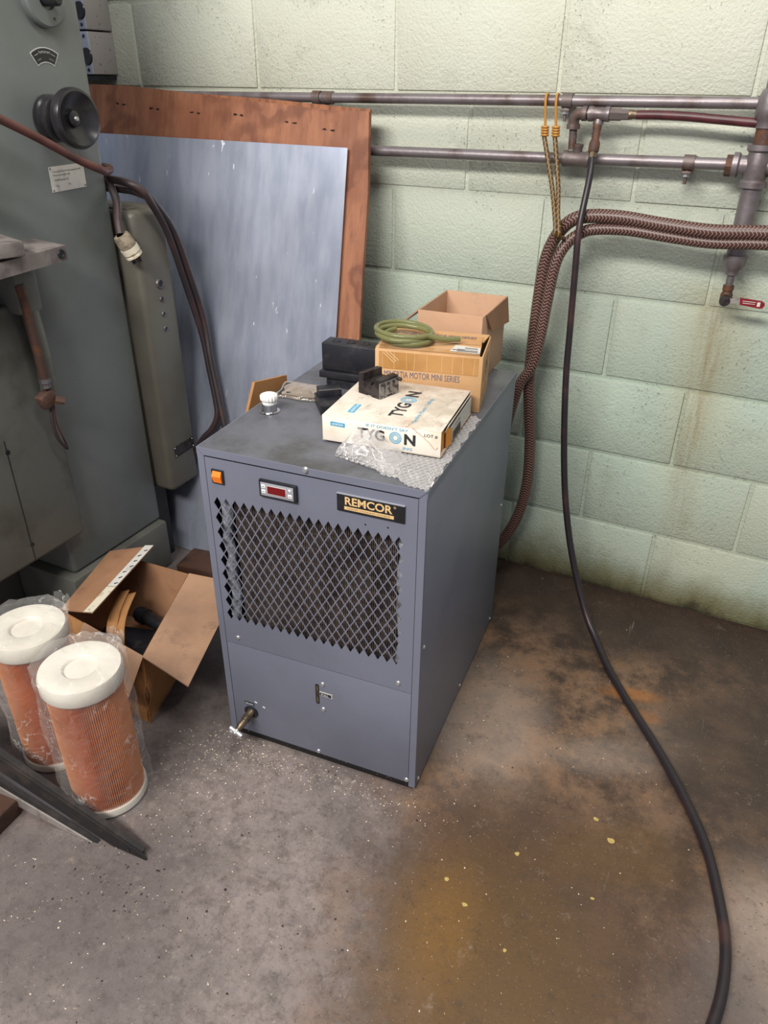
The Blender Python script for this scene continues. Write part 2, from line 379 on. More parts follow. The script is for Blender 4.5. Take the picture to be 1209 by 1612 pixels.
WM = {}
def link(name, data, parent=None, local=None):
    o = bpy.data.objects.new(name, data); C.objects.link(o)
    WM[o] = Matrix.Identity(4)
    if parent:
        o.parent = parent
        if parent in FRAME: WM[o] = WM[parent]            # geometry already in the thing's own frame
        else: o.matrix_parent_inverse = WM[parent].inverted()
        if parent in FRAME: FRAME.add(o)
    return o
FRAME = set()
def tag(o, label, cat, group=None, kind=None):
    if label: o['label'] = label
    if cat: o['category'] = cat
    if group: o['group'] = group
    if kind: o['kind'] = kind
    return o
def thing(name, label, cat, loc=(0, 0, 0), mat=None, group=None):
    """Empty at a thing's base. With mat: children geometry is given in the thing's own frame."""
    o = bpy.data.objects.new(name, None); C.objects.link(o); o.empty_display_size = .05
    if mat is not None: o.matrix_world = mat; WM[o] = mat.copy(); FRAME.add(o)
    else: o.location = loc; WM[o] = Matrix.Translation(loc)
    return tag(o, label, cat, group)
def struct(o): o['kind'] = 'structure'; return o

def text(body, parent, mat, origin, xdir, up, height, width=None, bold=0.0, name='lettering', depth=.0003, align='LEFT', spacing=1.0):
    cu = bpy.data.curves.new(name, 'FONT'); cu.body = body; cu.size = 1; cu.offset = bold; cu.resolution_u = 3; cu.space_character = spacing
    tmp = bpy.data.objects.new('tmp_text', cu); me = bpy.data.meshes.new_from_object(tmp)
    bpy.data.objects.remove(tmp); bpy.data.curves.remove(cu); me.name = name
    xs = [v.co.x for v in me.vertices]; ys = [v.co.y for v in me.vertices]
    x0, x1, y0, y1 = min(xs), max(xs), min(ys), max(ys)
    sy = height / (y1 - y0); sx = width / (x1 - x0) if width else sy
    X = Vector(xdir).normalized(); U = Vector(up).normalized(); Z = X.cross(U)
    for v in me.vertices: v.co = Vector(origin) + X * ((v.co.x - x0) * sx) + U * ((v.co.y - y0) * sy) + Z * depth
    me.materials.clear(); me.materials.append(M[mat])
    return link(name, me, parent)

def RZ(a): return Matrix.Rotation(a, 4, 'Z')
def RX(a): return Matrix.Rotation(a, 4, 'X')
def RY(a): return Matrix.Rotation(a, 4, 'Y')
T = Matrix.Translation

# ================================================================== SETTING
g = G(); g.box((.6, -1.0, -.05), (6.0, 5.0, .1)); fl = struct(g.done('floor', 'floor', smooth=0))
g = G(); g.box((.6, .0995, 1.25), (6.0, .19, 2.7)); wall = struct(g.done('wall_back', 'wall', smooth=0))
def block_mesh():
    t = G(); t.box((0, .02, 0), (.3915, .04, .1985), bev=.0030, seg=2)
    bmesh.ops.recalc_face_normals(t.bm, faces=t.bm.faces[:])
    me = bpy.data.meshes.new('block'); t.bm.to_mesh(me); t.bm.free(); me.materials.append(M['wall'])
    me.polygons.foreach_set('use_smooth', [True] * len(me.polygons)); me.set_sharp_from_angle(angle=math.radians(35)); return me
bmh = block_mesh()
lines = [0, .210, .417, .622, .822, 1.030, 1.242, 1.447, 1.652, 1.857, 2.062]
for k in range(len(lines) - 1):
    z0, z1 = lines[k], lines[k + 1]
    off = .011 if k % 2 == 0 else .208
    for i in range(-7, 8):
        x0 = off + i * .4005; o = link('block', bmh, wall)
        o.location = (x0 + .2, random.uniform(-.0012, .0012), (z0 + z1) / 2)
        o.scale = (1, 1, (z1 - z0 - .0115) / .1985)
        o.rotation_euler = (random.uniform(-.002, .002), random.uniform(-.0015, .0015), random.uniform(-.003, .003))

# ================================================================== PIPES ON THE WALL
PR = .0112
up = thing('overhead_conduit', 'long grey steel pipe, the upper of two pipes along the block wall', 'pipe', (-.9, -.05, 1.224))
G().cyl((-1.3, -.05, 1.222), (.835, -.05, 1.236), PR, seg=24).done('pipe_run', 'pipe', up)
def clamp(parent, x, z, Y=-.05, r=PR):
    g = G(); g.lathe([(r + .0005, 0), (r + .004, 0), (r + .004, .022), (r + .0005, .022), (r + .0005, 0)], (x - .011, Y, z), (1, 0, 0), 24)
    o = g.done('pipe_clamp', 'pipe_dark', parent)
    G().box((x, Y - .004, z - r - .006), (.018, .03, .006), bev=.001).done('clamp_tab', 'pipe_dark', o)
    G().cyl((x, Y - .012, z - r - .028), (x, Y - .012, z - r - .002), .0035, seg=10).done('clamp_screw', 'pipe_dark', o)
    G().cyl((x, Y - .012, z - r - .014), (x, Y - .012, z - r - .009), .007, seg=6).done('clamp_nut', 'screw', o)
    G().box((x, Y / 2 + .004, z), (.02, abs(Y) - .015, .02)).done('clamp_standoff', 'pipe_dark', o)
clamp(up, -.18, 1.2293); clamp(up, .449, 1.2335)
G().lathe([(PR, 0), (.0145, .002), (.0145, .03), (PR, .032)], (-.165, -.05, 1.2294), (1, 0, 0), 24).done('coupling', 'pipe_dark', up)

air = thing('air_line', 'dark iron air line with tees and a drop leg, lower pipe on the block wall', 'pipe', (.849, -.06, .85))
Z2 = 1.121
G().cyl((-1.3, -.05, 1.106), (.465, -.05, Z2), .0118, seg=24).done('pipe_run', 'pipe', air)
G().cyl((.505, -.05, Z2 + .001), (.80, -.055, 1.126), .0118, seg=24).done('pipe_run', 'pipe', air)
clamp(air, .72, 1.125, -.0535, .0118)
def fitting_tee(x, z, Y, ax_len, r, br_len, br_r, updir):
    g = G()
    g.lathe([(r * .8, 0), (r * 1.22, 0), (r * 1.22, .008), (r * 1.1, .011), (r * 1.1, ax_len - .011), (r * 1.22, ax_len - .008), (r * 1.22, ax_len), (r * .8, ax_len)], (x - ax_len / 2, Y, z), (1, 0, 0), 24)
    g.lathe([(br_r * 1.1, 0), (br_r * 1.1, br_len - .008), (br_r * 1.25, br_len - .006), (br_r * 1.25, br_len), (br_r * .7, br_len)], (x, Y, z), (0, 0, updir), 20)
    return g
fitting_tee(.483, Z2, -.05, .058, .0140, .030, .0095, 1).done('tee', 'pipe_dark', air)
G().cyl((.470, -.05, 1.14), (.468, -.052, 1.195), .0085, seg=18).done('riser_nipple', 'pipe_dark', air)
# street elbow
a0 = [(.468, -.053, 1.186), (.468, -.055, 1.196), (.4715, -.057, 1.205), (.480, -.059, 1.2095), (.492, -.061, 1.2105)]
g = G(); g.tube(a0, .0118, 18, 6); g.lathe([(.011, 0), (.0145, 0), (.0145, .01), (.011, .01)], (.468, -.053, 1.180), (0, 0, 1), 20); g.lathe([(.011, 0), (.0145, 0), (.0145, .0098), (.011, .0098)], (.487, -.061, 1.2105), (1, 0, 0), 20)
g.done('elbow', 'pipe_dark', air)
G().cyl((.49, -.062, 1.2105), (.505, -.062, 1.2105), .0095, seg=18).done('nipple', 'brass', air)
fitting_tee(.523, 1.2105, -.063, .044, .0122, .020, .009, -1).done('tee', 'pipe', air)
g = G(); g.lathe([(.008, 0), (.0125, 0), (.0125, .022), (.0105, .026), (.0105, .040), (.008, .040)], (.545, -.063, 1.2105), (1, 0, 0), 6); g.done('hex_bushing', 'pipe_dark', air)
g = G(); g.lathe([(.006, 0), (.0092, 0), (.0092, .006), (.008, .008), (.008, .024), (.006, .024)], (.585, -.063, 1.2105), (1, 0, 0), 18); g.done('hose_ferrule', 'brass', air)
# quick coupler hanging from the tee
g = G(); g.lathe([(.005, 0), (.0092, 0), (.0092, .008), (.0082, .010), (.0082, .030), (.0105, .034), (.0115, .038), (.0115, .052), (.0095, .056), (.005, .056)], (.5225, -.065, 1.190), (.06, -.38, -.92), 18)
g.done('quick_coupler', 'rust', air)
g = G(); g.lathe([(.004, 0), (.0078, 0), (.0078, .012), (.004, .012)], (.5260, -.087, 1.139), (.06, -.38, -.92), 6); g.done('hose_nut', 'brass', air)
# cross, risers and drop leg on the right
XC, YC, ZC = .851, -.068, 1.126
g = G()
g.lathe([(.018, 0), (.026, 0), (.026, .010), (.021, .014), (.0235, .032), (.0235, .046), (.021, .064), (.026, .068), (.026, .078), (.018, .078)], (XC, YC, ZC - .039), (0, 0, 1), 28)
g.lathe([(.014, 0), (.024, 0), (.024, .010), (.019, .014), (.019, .078), (.024, .082), (.024, .092), (.014, .092)], (XC - .046, YC + .004, ZC), (1, 0, 0), 28)
g.done('cross_fitting', 'pipe', air)
G().lathe([(.0118, 0), (.0205, 0), (.0205, .014), (.0118, .014)], (.792, YC + .008, 1.124), (1, 0, 0), 8).done('hex_bushing', 'rust', air)
G().cyl((XC + .04, YC, ZC), (1.9, YC, ZC + .01), .0118, seg=24).done('pipe_run', 'pipe', air)
G().cyl((XC, YC, ZC + .035), (XC, YC, ZC + .10), .0175, seg=24).done('riser_nipple', 'rust', air)
g = G(); g.lathe([(.015, 0), (.020, .002), (.0205, .016), (.0250, .021), (.0265, .035), (.0250, .055), (.0215, .066), (.0185, .069), (.015, .069)], (XC, YC, ZC + .066), (0, 0, 1), 28); g.done('union', 'pipe', air)
G().cyl((XC, YC, ZC + .12), (XC, YC, 2.2), .0168, seg=24).done('riser_pipe', 'pipe', air)
G().cyl((XC, YC, ZC - .03), (XC, YC, .945), .0192, seg=24).done('drop_pipe', 'pipe', air)
g = G(); g.lathe([(.015, 0), (.0235, 0), (.0235, -.008), (.0225, -.012), (.0215, -.022), (.015, -.032), (.0135, -.034), (.0135, -.041), (.007, -.041)], (XC, YC, .956), (0, 0, 1), 26); g.done('reducer', 'pipe', air)
G().cyl((XC, YC, .920), (XC, YC, .885), .0080, seg=18).done('drain_nipple', 'pipe', air)
vb = G(); vb.lathe([(.006, 0), (.0112, 0), (.0112, -.010), (.0095, -.012), (.0125, -.020), (.0125, -.032), (.010, -.038), (.005, -.038)], (XC, YC, .892), (0, 0, 1), 20)
vo = vb.done('ball_valve', 'rust', air)
G().lathe([(.0, .022), (.008, .022), (.011, .018), (.011, 0), (0, 0)], (XC, YC - .012, .864), (0, -1, 0), 16).done('valve_stem', 'tool_steel', vo)
g = G(); g.prism([(XC + .004, YC - .026, .869), (XC + .032, YC - .026, .874), (XC + .036, YC - .026, .864), (XC + .004, YC - .026, .859)], (0, .003, 0)); g.done('handle_shank', 'steel_pale', vo)
hp = [(XC + .029, 0, .8745), (XC + .072, 0, .8725), (XC + .078, 0, .869), (XC + .079, 0, .864), (XC + .076, 0, .859), (XC + .070, 0, .8575), (XC + .031, 0, .861)]
M['redgrip'] = plain('red_vinyl_grip', c(124, 22, 32), .35)
ho = G().prism([(p[0], YC - .031, p[2]) for p in hp], (0, .008, 0)).done('handle_grip', 'redgrip', vo)
for dz, wd in ((.8695, .026), (.8655, .024)):
    G().box((XC + .048, YC - .0312, dz), (wd, .0006, .0012)).done('grip_marking', 'label', ho)
G().box((XC + .067, YC - .0312, .866), (.006, .0006, .009)).done('grip_marking', 'label', ho)

g = G(); g.tube([(.60, -.063, 1.2105), (.64, -.063, 1.2112), (.70, -.064, 1.2100), (.76, -.066, 1.2065), (.83, -.068, 1.2025), (.86, -.07, 1.2015)], .0088, 14)
tag(g.done('rubber_hose', 'redhose'), 'short dark red rubber hose running to the vertical riser pipe', 'hose')

# ------------------------------------------------------------------ hoses
bl = [(.5262, -.092, 1.127), (.532, -.118, 1.085), (.532, -.150, .993), (.537, -.155, .901), (.543, -.155, .773), (.550, -.157, .652), (.569, -.165, .493), (.592, -.175, .361), (.623, -.19, .245),
      (.660, -.21, .149), (.702, -.24, .071), (.742, -.28, .031), (.795, -.355, .0102), (.845, -.428, .0098), (.885, -.483, .0098), (.958, -.582, .0098), (1.024, -.686, .0098), (1.07, -.775, .0098), (1.102, -.873, .0098), (1.12, -.953, .0098), (1.123, -1.032, .0098), (1.112, -1.11, .0098), (1.09, -1.2, .0098), (1.05, -1.32, .0098)]
g = G(); g.tube(bl, lambda t: .0068 + .0026 * min(1, t * 1.8), 14, 8); tag(g.done('air_hose', 'blackhose'), 'black rubber air hose hanging from the pipe and trailing across the floor', 'hose')
h1 = [(1.35, -.12, 1.02), (1.1, -.12, 1.016), (.902, -.12, 1.011), (.797, -.125, 1.006), (.695, -.12, 1.011), (.615, -.12, 1.018), (.547, -.118, 1.016), (.506, -.118, 1.004), (.475, -.115, .968), (.457, -.115, .914), (.451, -.115, .826), (.449, -.115, .719), (.450, -.115, .622), (.459, -.112, .539), (.469, -.108, .453), (.474, -.108, .342), (.461, -.108, .241), (.432, -.112, .16), (.39, -.118, .10), (.34, -.12, .075)]
g = G(); g.tube(h1, .0145, 16, 8); tag(g.done('braided_hose', 'braid'), 'brown braided hose, the upper one, dropping lowest behind the chiller', 'hose', 'braided hoses hung on the wall')
h2 = [(1.35, -.118, .988), (1.1, -.118, .99), (.907, -.118, .990), (.801, -.12, .984), (.712, -.118, .988), (.631, -.118, .994), (.562, -.116, .990), (.530, -.118, .979), (.503, -.125, .955), (.486, -.135, .912), (.478, -.138, .826), (.472, -.142, .737), (.462, -.148, .672), (.440, -.150, .630), (.428, -.150, .584), (.418, -.150, .531), (.40, -.15, .42), (.37, -.15, .3)]
g = G(); g.tube(h2, .0125, 16, 8); tag(g.done('braided_hose', 'braid'), 'thinner braided hose beneath the upper one, turning behind the chiller lid', 'hose', 'braided hoses hung on the wall')

bg = thing('bungee_cord', 'amber and brown bungee cord hooked over the upper pipe holding the braided hoses', 'bungee cord', (.44, -.08, .98))
for (hx, kx, ex, ez, yy) in ((.403, .412, .470, 1.015, -.0), (.426, .436, .479, 1.023, -.004)):
    G().tube([(hx - .001, -.03, 1.238), (hx, -.045, 1.2455), (hx + .001, -.062, 1.2445), (hx + .003, -.0715, 1.232), (hx + .006, -.074, 1.21), (kx, -.075, 1.183)], .0028, 8).done('hook', 'bungee_hook', bg)
    g = G()
    for q in range(4): g.lathe([(.002, 0), (.008, .0005), (.0095, .0028), (.008, .0051), (.002, .0056)], (kx + .0004 * q, -.0755, 1.186 - q * .0053), (0, 0, -1), 16)
    g.done('wire_coil', 'bungee_hook', bg)
    G().tube([(kx, -.0757, 1.165), (kx + (ex - kx) * .35, -.092, 1.115), (kx + (ex - kx) * .7, -.112, 1.066), (ex, -.136 + yy, 1.020), (ex + .008, -.148 + yy, .998), (ex + .013, -.154 + yy, .978), (ex + .018, -.135, .968)], .0050, 10).done('cord', 'bungee', bg)

# ------------------------------------------------------------------ junction boxes (upper left of the wall)
def jbox(z0, z1, label):
    t = thing('junction_box', label, 'electrical box', (-1.0, -.05, z0), group='electrical boxes on the wall')
    g = G(); g.box((-.995, -.047, (z0 + z1) / 2), (.25, .094, z1 - z0 - .002), bev=.003); g.done('housing', 'jbox_side', t)
    cv = G().box((-.995, -.096, (z0 + z1) / 2), (.252, .005, z1 - z0 - .003), bev=.0015).done('front_cover', 'jbox', t)
    G().lathe([(.0, .003), (.019, .003), (.021, 0), (0, 0)], (-.882, -.0985, (z0 + z1) / 2 - .008), (0, -1, 0), 24).done('knockout', 'knob_black', cv)
    for sx in (-1.108, -.882):
        for sz in (z0 + .012, z1 - .012): G().lathe([(0, .0025), (.0035, .002), (.0045, 0), (0, 0)], (sx, -.0985, sz), (0, -1, 0), 10).done('screw', 'black', cv)
    return t
jbox(1.273, 1.376, 'grey electrical box on the wall just above the plywood top')
jbox(1.378, 1.481, 'grey electrical box stacked on top of another at the photo top')
G().box((-.995, -.04, 1.266), (.24, .07, .01)).done('box_gasket', 'black', None)
bpy.data.objects['box_gasket']['label'] = 'dark rubber strip under the lower electrical box'; bpy.data.objects['box_gasket']['category'] = 'strip'

# ================================================================== LEANING SHEETS
def lean(y0, y1, ztop):
    return lambda x, z, off=0.0: Vector((x, y0 + (y1 - y0) * z / ztop + off, z))
pl = lean(-.385, -.082, 1.25)
pw = thing('plywood_sheet', 'large water-stained brown plywood sheet leaning on the wall behind the aluminium', 'plywood', (-.5, -.385, 0))
outl = [(-1.25, 0.0), (.024, 0.0), (.0235, .690), (.0135, .857), (.006, 1.03), (-.013, 1.204), (-.115, 1.203), (-.247, 1.213), (-.447, 1.225), (-.60, 1.238), (-.76, 1.248), (-1.0, 1.253), (-1.25, 1.25)]
G().prism([pl(x, z) for x, z in outl], (0, .010, -.003)).done('face_veneer', 'plywood', pw)
outl2 = [(-1.25, 0.0), (.020, 0.0), (.0195, .690), (.0095, .857), (.002, 1.03), (-.016, 1.208), (-.13, 1.214), (-.30, 1.224), (-.5, 1.232), (-1.25, 1.246)]
G().prism([pl(x, z, .0112) for x, z in outl2], (0, .007, -.002)).done('back_ply', 'plyedge', pw)
for sx, sz in ((-.80, 1.205), (-.68, 1.196), (-.54, 1.190), (-.40, 1.188), (-.24, 1.176), (-.13, 1.163)):
    for q in (0, 1):
        p = pl(sx + q * .022, sz - q * .002, -.0006)
        tp_ = [p + Vector((math.cos(2 * PI * k / 9) * random.uniform(.003, .009), 0, math.sin(2 * PI * k / 9) * random.uniform(.0012, .0035))) for k in range(9)]
        G().prism(tp_, (0, -.0005, 0)).done('torn_staple_hole', 'tornhole', pw)

al = lean(-.398, -.1256, 1.1235)
tag(G().prism([al(-.95, .002), al(-.012, .002), al(-.0545, 1.126), al(-.95, 1.132)], (0, .002, 0)).done('aluminium_sheet', 'alu'), 'big bare aluminium sheet with scratches leaning against the plywood', 'metal sheet')

# ================================================================== CHILLER
W, D, H = .4329, .6169, .7032; YAW = .08486
ex = Vector((math.cos(YAW), math.sin(YAW), 0)); CH0 = Vector((.51881, -.90457, 0)) - ex * (W / 2)
MC = T(CH0) @ RZ(YAW)
ch = thing('water_chiller', 'grey-blue steel water chiller cabinet with a diamond grille front', 'chiller', mat=MC)
hw = W / 2
G().box((-hw + .001, D / 2 + .001, (H + .012) / 2), (.002, D - .006, H - .014), bev=.0006).done('side_panel', 'chiller', ch)
sp = G().box((hw - .001, D / 2 + .001, (H + .008) / 2), (.002, D - .006, H - .012), bev=.0006).done('side_panel', 'chiller', ch)
for yy, zz in ((.018, .371), (.314, .022), (.59, .022), (.59, .371), (.02, .02)):
    G().lathe([(0, .003), (.003, .0026), (.0045, 0), (0, 0)], (hw, yy, zz), (1, 0, 0), 12).done('screw', 'screw', sp)
G().box((0, D - .003, H / 2 + .01), (W - .004, .003, H - .03)).done('back_panel', 'chiller', ch)
G().box((0, D / 2, .012), (W - .03, D - .03, .02)).done('base_pan', 'black', ch)
G().box((.0, .012, .011), (W - .012, .012, .022), bev=.001).done('base_rail', 'skid', ch)
# lid with folded lip
lid = G().box((0, D / 2, H - .001), (W + .002, D, .002), bev=.0007).done('lid', 'lid', ch)
G().prism([(-hw - .001, -.0012, H), (-hw + .013, -.0012, H - .0135), (hw - .013, -.0012, H - .0135), (hw + .001, -.0012, H)], (0, .002, 0)).done('lid_lip', 'chiller', lid)
for s_ in (-1, 1): G().box((s_ * (hw + .0005), D / 2, H - .007), (.0015, D, .014)).done('lid_lip', 'chiller', lid)
G().lathe([(0, .0045), (.004, .004), (.0065, 0), (0, 0)], (0, -.0012, H - .0035), (0, -1, 0), 14).done('screw', 'screw', lid)
# corner posts
for s_ in (-1, 1):
    xa, xb = s_ * hw, s_ * (hw - .0135)
    G().prism([(xa, -.0008, H - .002), (xb, -.0008, H - .0155), (xb, -.0008, .012), (xa, -.0008, .012)], (0, .012, 0)).done('corner_post', 'chiller', ch)
# front panel with diamond cutouts
px, pz = .01868, .0316; gx0, gz0 = -.1848, .3418; NX, NZ = 20, 9
g = G(); fx, fz = .80, .80
def rh(cx, cz, k=1.0): return [(cx - px / 2 * k, cz), (cx, cz - pz / 2 * k), (cx + px / 2 * k, cz), (cx, cz + pz / 2 * k)]
def ring(cx, cz):
    a = rh(cx, cz); b = rh(cx, cz, .88)
    vs = [(x, 0, z) for x, z in a + b]
    g.faces(vs, [[i, (i + 1) % 4, 4 + (i + 1) % 4, 4 + i] for i in range(4)])
for i in range(NX):
    for j in range(NZ): ring(gx0 + i * px, gz0 + j * pz)
for i in range(NX - 1):
    for j in range(NZ - 1): ring(gx0 + (i + .5) * px, gz0 + (j + .5) * pz)
pxl, pxr, pzb, pzt = -hw + .0145, hw - .0145, .2672, H - .0165
gl, gr = gx0 - px / 2, gx0 + (NX - .5) * px
gb, gt = gz0, gz0 + (NZ - 1) * pz
topsaw = []; botsaw = []
for i in range(NX):
    topsaw += [(gl + i * px, gt), (gx0 + i * px, gt + pz / 2)]; botsaw += [(gl + i * px, gb), (gx0 + i * px, gb - pz / 2)]
topsaw.append((gr, gt)); botsaw.append((gr, gb))
lsaw = []; rsaw = []
for j in range(NZ):
    lsaw.append((gl, gz0 + j * pz)); rsaw.append((gr, gz0 + j * pz))
    if j < NZ - 1: lsaw.append((gx0, gz0 + (j + .5) * pz)); rsaw.append((gr - px / 2, gz0 + (j + .5) * pz))
def ngon(pts): g.faces([(x, 0, z) for x, z in pts], [list(range(len(pts)))])
for i in range(len(topsaw) - 1):
    (xa, za), (xb, zb) = topsaw[i], topsaw[i + 1]; ngon([(xa, za), (xb, zb), (xb, pzt), (xa, pzt)])
    (xa, za), (xb, zb) = botsaw[i], botsaw[i + 1]; ngon([(xa, za), (xa, pzb), (xb, pzb), (xb, zb)])
for i in range(len(lsaw) - 1):
    (xa, za), (xb, zb) = lsaw[i], lsaw[i + 1]; ngon([(pxl, za), (xa, za), (xb, zb), (pxl, zb)])
    (xa, za), (xb, zb) = rsaw[i], rsaw[i + 1]; ngon([(xa, za), (pxr, za), (pxr, zb), (xb, zb)])
for (x0, x1, z0, z1) in ((pxl, gl, pzb, gb), (gr, pxr, pzb, gb), (pxl, gl, gt, pzt), (gr, pxr, gt, pzt)): ngon([(x0, z0), (x1, z0), (x1, z1), (x0, z1)])
bmesh.ops.remove_doubles(g.bm, verts=g.bm.verts[:], dist=1e-5)
fp = g.done('grille_panel', 'chiller', ch, smooth=0)
sm = fp.modifiers.new('sheet', 'SOLIDIFY'); sm.thickness = .0012; sm.offset = 0
for sx, sz in ((-.1738, .2835), (.1752, .2845)):
    G().lathe([(0, .003), (.004, .0025), (.0055, 0), (0, 0)], (sx, -.0006, sz), (0, -1, 0), 14).done('screw', 'screw', fp)
# condenser behind
cz0, cz1 = .318, .612
co = G().box((.003, .046, (cz0 + cz1) / 2), (.325, .05, cz1 - cz0)).done('condenser_coil', 'coilback', ch)
g = G(); nf = 92
for i in range(nf): g.box((-.157 + .32 * i / (nf - 1), .0160, (cz0 + cz1) / 2), (.0012, .008, cz1 - cz0 - .004))
fo = g.done('coil_fins', 'coil', co, smooth=0); fo['kind'] = 'stuff'
for k in range(9):
    G().cyl((-.16, .0175, cz0 + .016 + k * .033), (.166, .0175, cz0 + .016 + k * .033), .0032, seg=8).done('coil_tube', 'coil', co)
def foam(x):
    def fn(u, v):
        zz = .322 + .29 * v; a = u * 2 * PI
        r = .0105 * (1 + .45 * noise.noise(Vector((x * 9, zz * 60, a))))
        return Vector((x + math.cos(a) * r * 1.0 + .003 * math.sin(zz * 70), .020 + math.sin(a) * r, zz))
    G().grid(fn, 12, 60).done('foam_seal', 'foam', ch)
foam(-.181); foam(.1735)
for s_ in (-1, 1): G().box((s_ * .199, .022, .47), (.006, .04, .40)).done('inner_duct', 'coilback', ch)
G().box((0, .1, .47), (W - .03, .004, .42)).done('inner_duct', 'coilback', ch)
for zz in (.302, .628): G().box((0, .03, zz), (.39, .05, .004)).done('inner_duct', 'coilback', ch)
# lower access panel
g = G()
g.box((0, .0003, (.0225 + .2655) / 2), (2 * pxr, .0014, .2655 - .0225), bev=.0004); lp = g.done('access_panel', 'chiller', ch)
for sx, sz in ((.0149, .2242), (.0145, .1565), (-.0009, .029), (.1985, .0296)):
    G().lathe([(0, .003), (.004, .0025), (.0055, 0), (0, 0)], (sx, -.0005, sz), (0, -1, 0), 14).done('screw', 'screw', lp)
slot = [(.0025 + .0042 * math.cos(a), .194 + (.0225 if math.sin(a) >= 0 else -.0225) + .0042 * math.sin(a)) for a in [2 * PI * k / 24 for k in range(24)]]
so = G().prism([(x, -.0009, z) for x, z in slot], (0, .0006, 0)).done('sight_slot', 'coilback', lp)
G().prism([(.0025 + (x - .0025) * .45, -.0011, .194 + (z - .194) * .86) for x, z in slot], (0, .0004, 0)).done('sight_glass', 'brass', so)
lb = G().box((.0215, -.0007, .1975), (.0285, .0008, .011)).done('level_label', 'label', lp)
G().box((.0205, -.0013, .197), (.0255, .0005, .0078)).done('label_field', 'black', lb)
text('FULL', lb, 'tywhite', (.0115, -.0017, .1945), (1, 0, 0), (0, 0, 1), .0052, .016)
# drain
dl = G().box((-.1635, -.0007, .1060), (.0225, .0008, .0085)).done('drain_label', 'black', lp)
text('DRAIN', dl, 'tywhite', (-.1725, -.0013, .1037), (1, 0, 0), (0, 0, 1), .0046, .018)
G().lathe([(.0145, 0), (.016, .002), (.016, .0035), (.0115, .0035), (.0115, 0)], (-.1600, -.0005, .0845), (0, -1, 0), 24).done('drain_grommet', 'black', lp)
dax = Vector((-.22, -1, -.36)).normalized(); d0 = Vector((-.1595, -.0005, .0845))
g = G(); g.lathe([(.004, 0), (.0085, 0), (.0085, .014), (.0098, .016), (.0098, .024), (.0078, .026), (.0078, .040), (.0062, .043), (.0062, .05), (0, .05)], d0, dax, 18)
va = g.done('drain_valve', 'brass', ch)
ctr = d0 + dax * .054; side = Vector((.86, -.1, -.34)).normalized()
g = G(); g.cyl(ctr - side * .0155, ctr + side * .0155, .0052, seg=14); g.cyl(ctr - dax * .006, ctr + dax * .006, .0058, seg=14)
g.done('valve_handle', 'nickel', va)
G().lathe([(0, .004), (.0055, .003), (.0055, 0), (0, 0)], ctr - side * .012 + Vector((0, -.003, -.007)), (-.1, -1, -.2), 14).done('valve_button', 'nickel', va)
for sx, sz in ((-.147, .115), (-.128, .1075)): G().box((sx, -.0006, sz), (.006, .0006, .0025), RY(.5).to_3x3()).done('paint_chip', 'tywhite', lp)
# switch
sw = G().box((-.1767, -.0022, .652), (.0245, .004, .028), bev=.001).done('power_switch', 'black', ch)
G().prism([(-.1858, -.0042, .6635), (-.1675, -.0042, .6635), (-.1675, -.0042, .6405), (-.1858, -.0042, .6405)], (0, .002, 0)).done('rocker_well', 'black', sw)
G().prism([(-.1855, -.0042, .6635), (-.1855, -.0095, .6545), (-.1855, -.0046, .6408)], (.0178, 0, 0)).done('rocker', 'amber', sw)
# temperature controller
tc = G().box((-.0537, -.0035, .650), (.0735, .007, .0335), bev=.0016).done('temperature_controller', 'black', ch)
G().box((-.0545, -.0072, .6500), (.064, .0008, .0258), bev=.0003).done('controller_face', 'bezelgrey', tc)
G().box((-.0552, -.0077, .6502), (.0375, .0008, .0165)).done('display_bezel', 'label', tc)
G().box((-.0552, -.0081, .6502), (.0355, .0008, .0145)).done('display_window', 'led', tc)
for bx, bz in ((-.0808, .6555), (-.0808, .6455), (-.0292, .6455)):
    bt = G().box((bx, -.0078, bz), (.0075, .0008, .0068), bev=.0003).done('button', 'white', tc)
    G().box((bx, -.0084, bz), (.0034, .0004, .0012)).done('button_mark', 'inkfaint', bt)
G().prism([(-.0328, -.0080, .6590), (-.0262, -.0080, .6590), (-.0292, -.0080, .6540)], (0, .0008, 0)).done('button_mark', 'white', tc)
# nameplate
npl = G().box((.1192, -.0022, .653), (.1222, .0034, .0325), bev=.0008).done('nameplate', 'black', ch)
G().box((.1192, -.0024, .6698), (.1222, .0034, .0012)).done('plate_edge', 'bezelgrey', npl)
text('REMCOR', npl, 'gold', (.0735, -.0041, .6508), (1, 0, 0), (0, 0, 1), .0155, .0855, bold=.024)
st = G().box((.1168, -.0040, .6445), (.0895, .0005, .0062)).done('gold_band', 'gold', npl)
text('LIQUID COOLING SYSTEMS', st, 'ink', (.078, -.0044, .6432), (1, 0, 0), (0, 0, 1), .0026, .077)
text('®', npl, 'gold', (.1608, -.0041, .6618), (1, 0, 0), (0, 0, 1), .0046)
for sx, sz in ((.109, .618), (.150, .6215)):
    G().lathe([(0, .0006), (.0016, .0006), (.0016, 0), (0, 0)], (sx, -.0006, sz), (0, -1, 0), 10).done('pin_hole', 'black', fp)
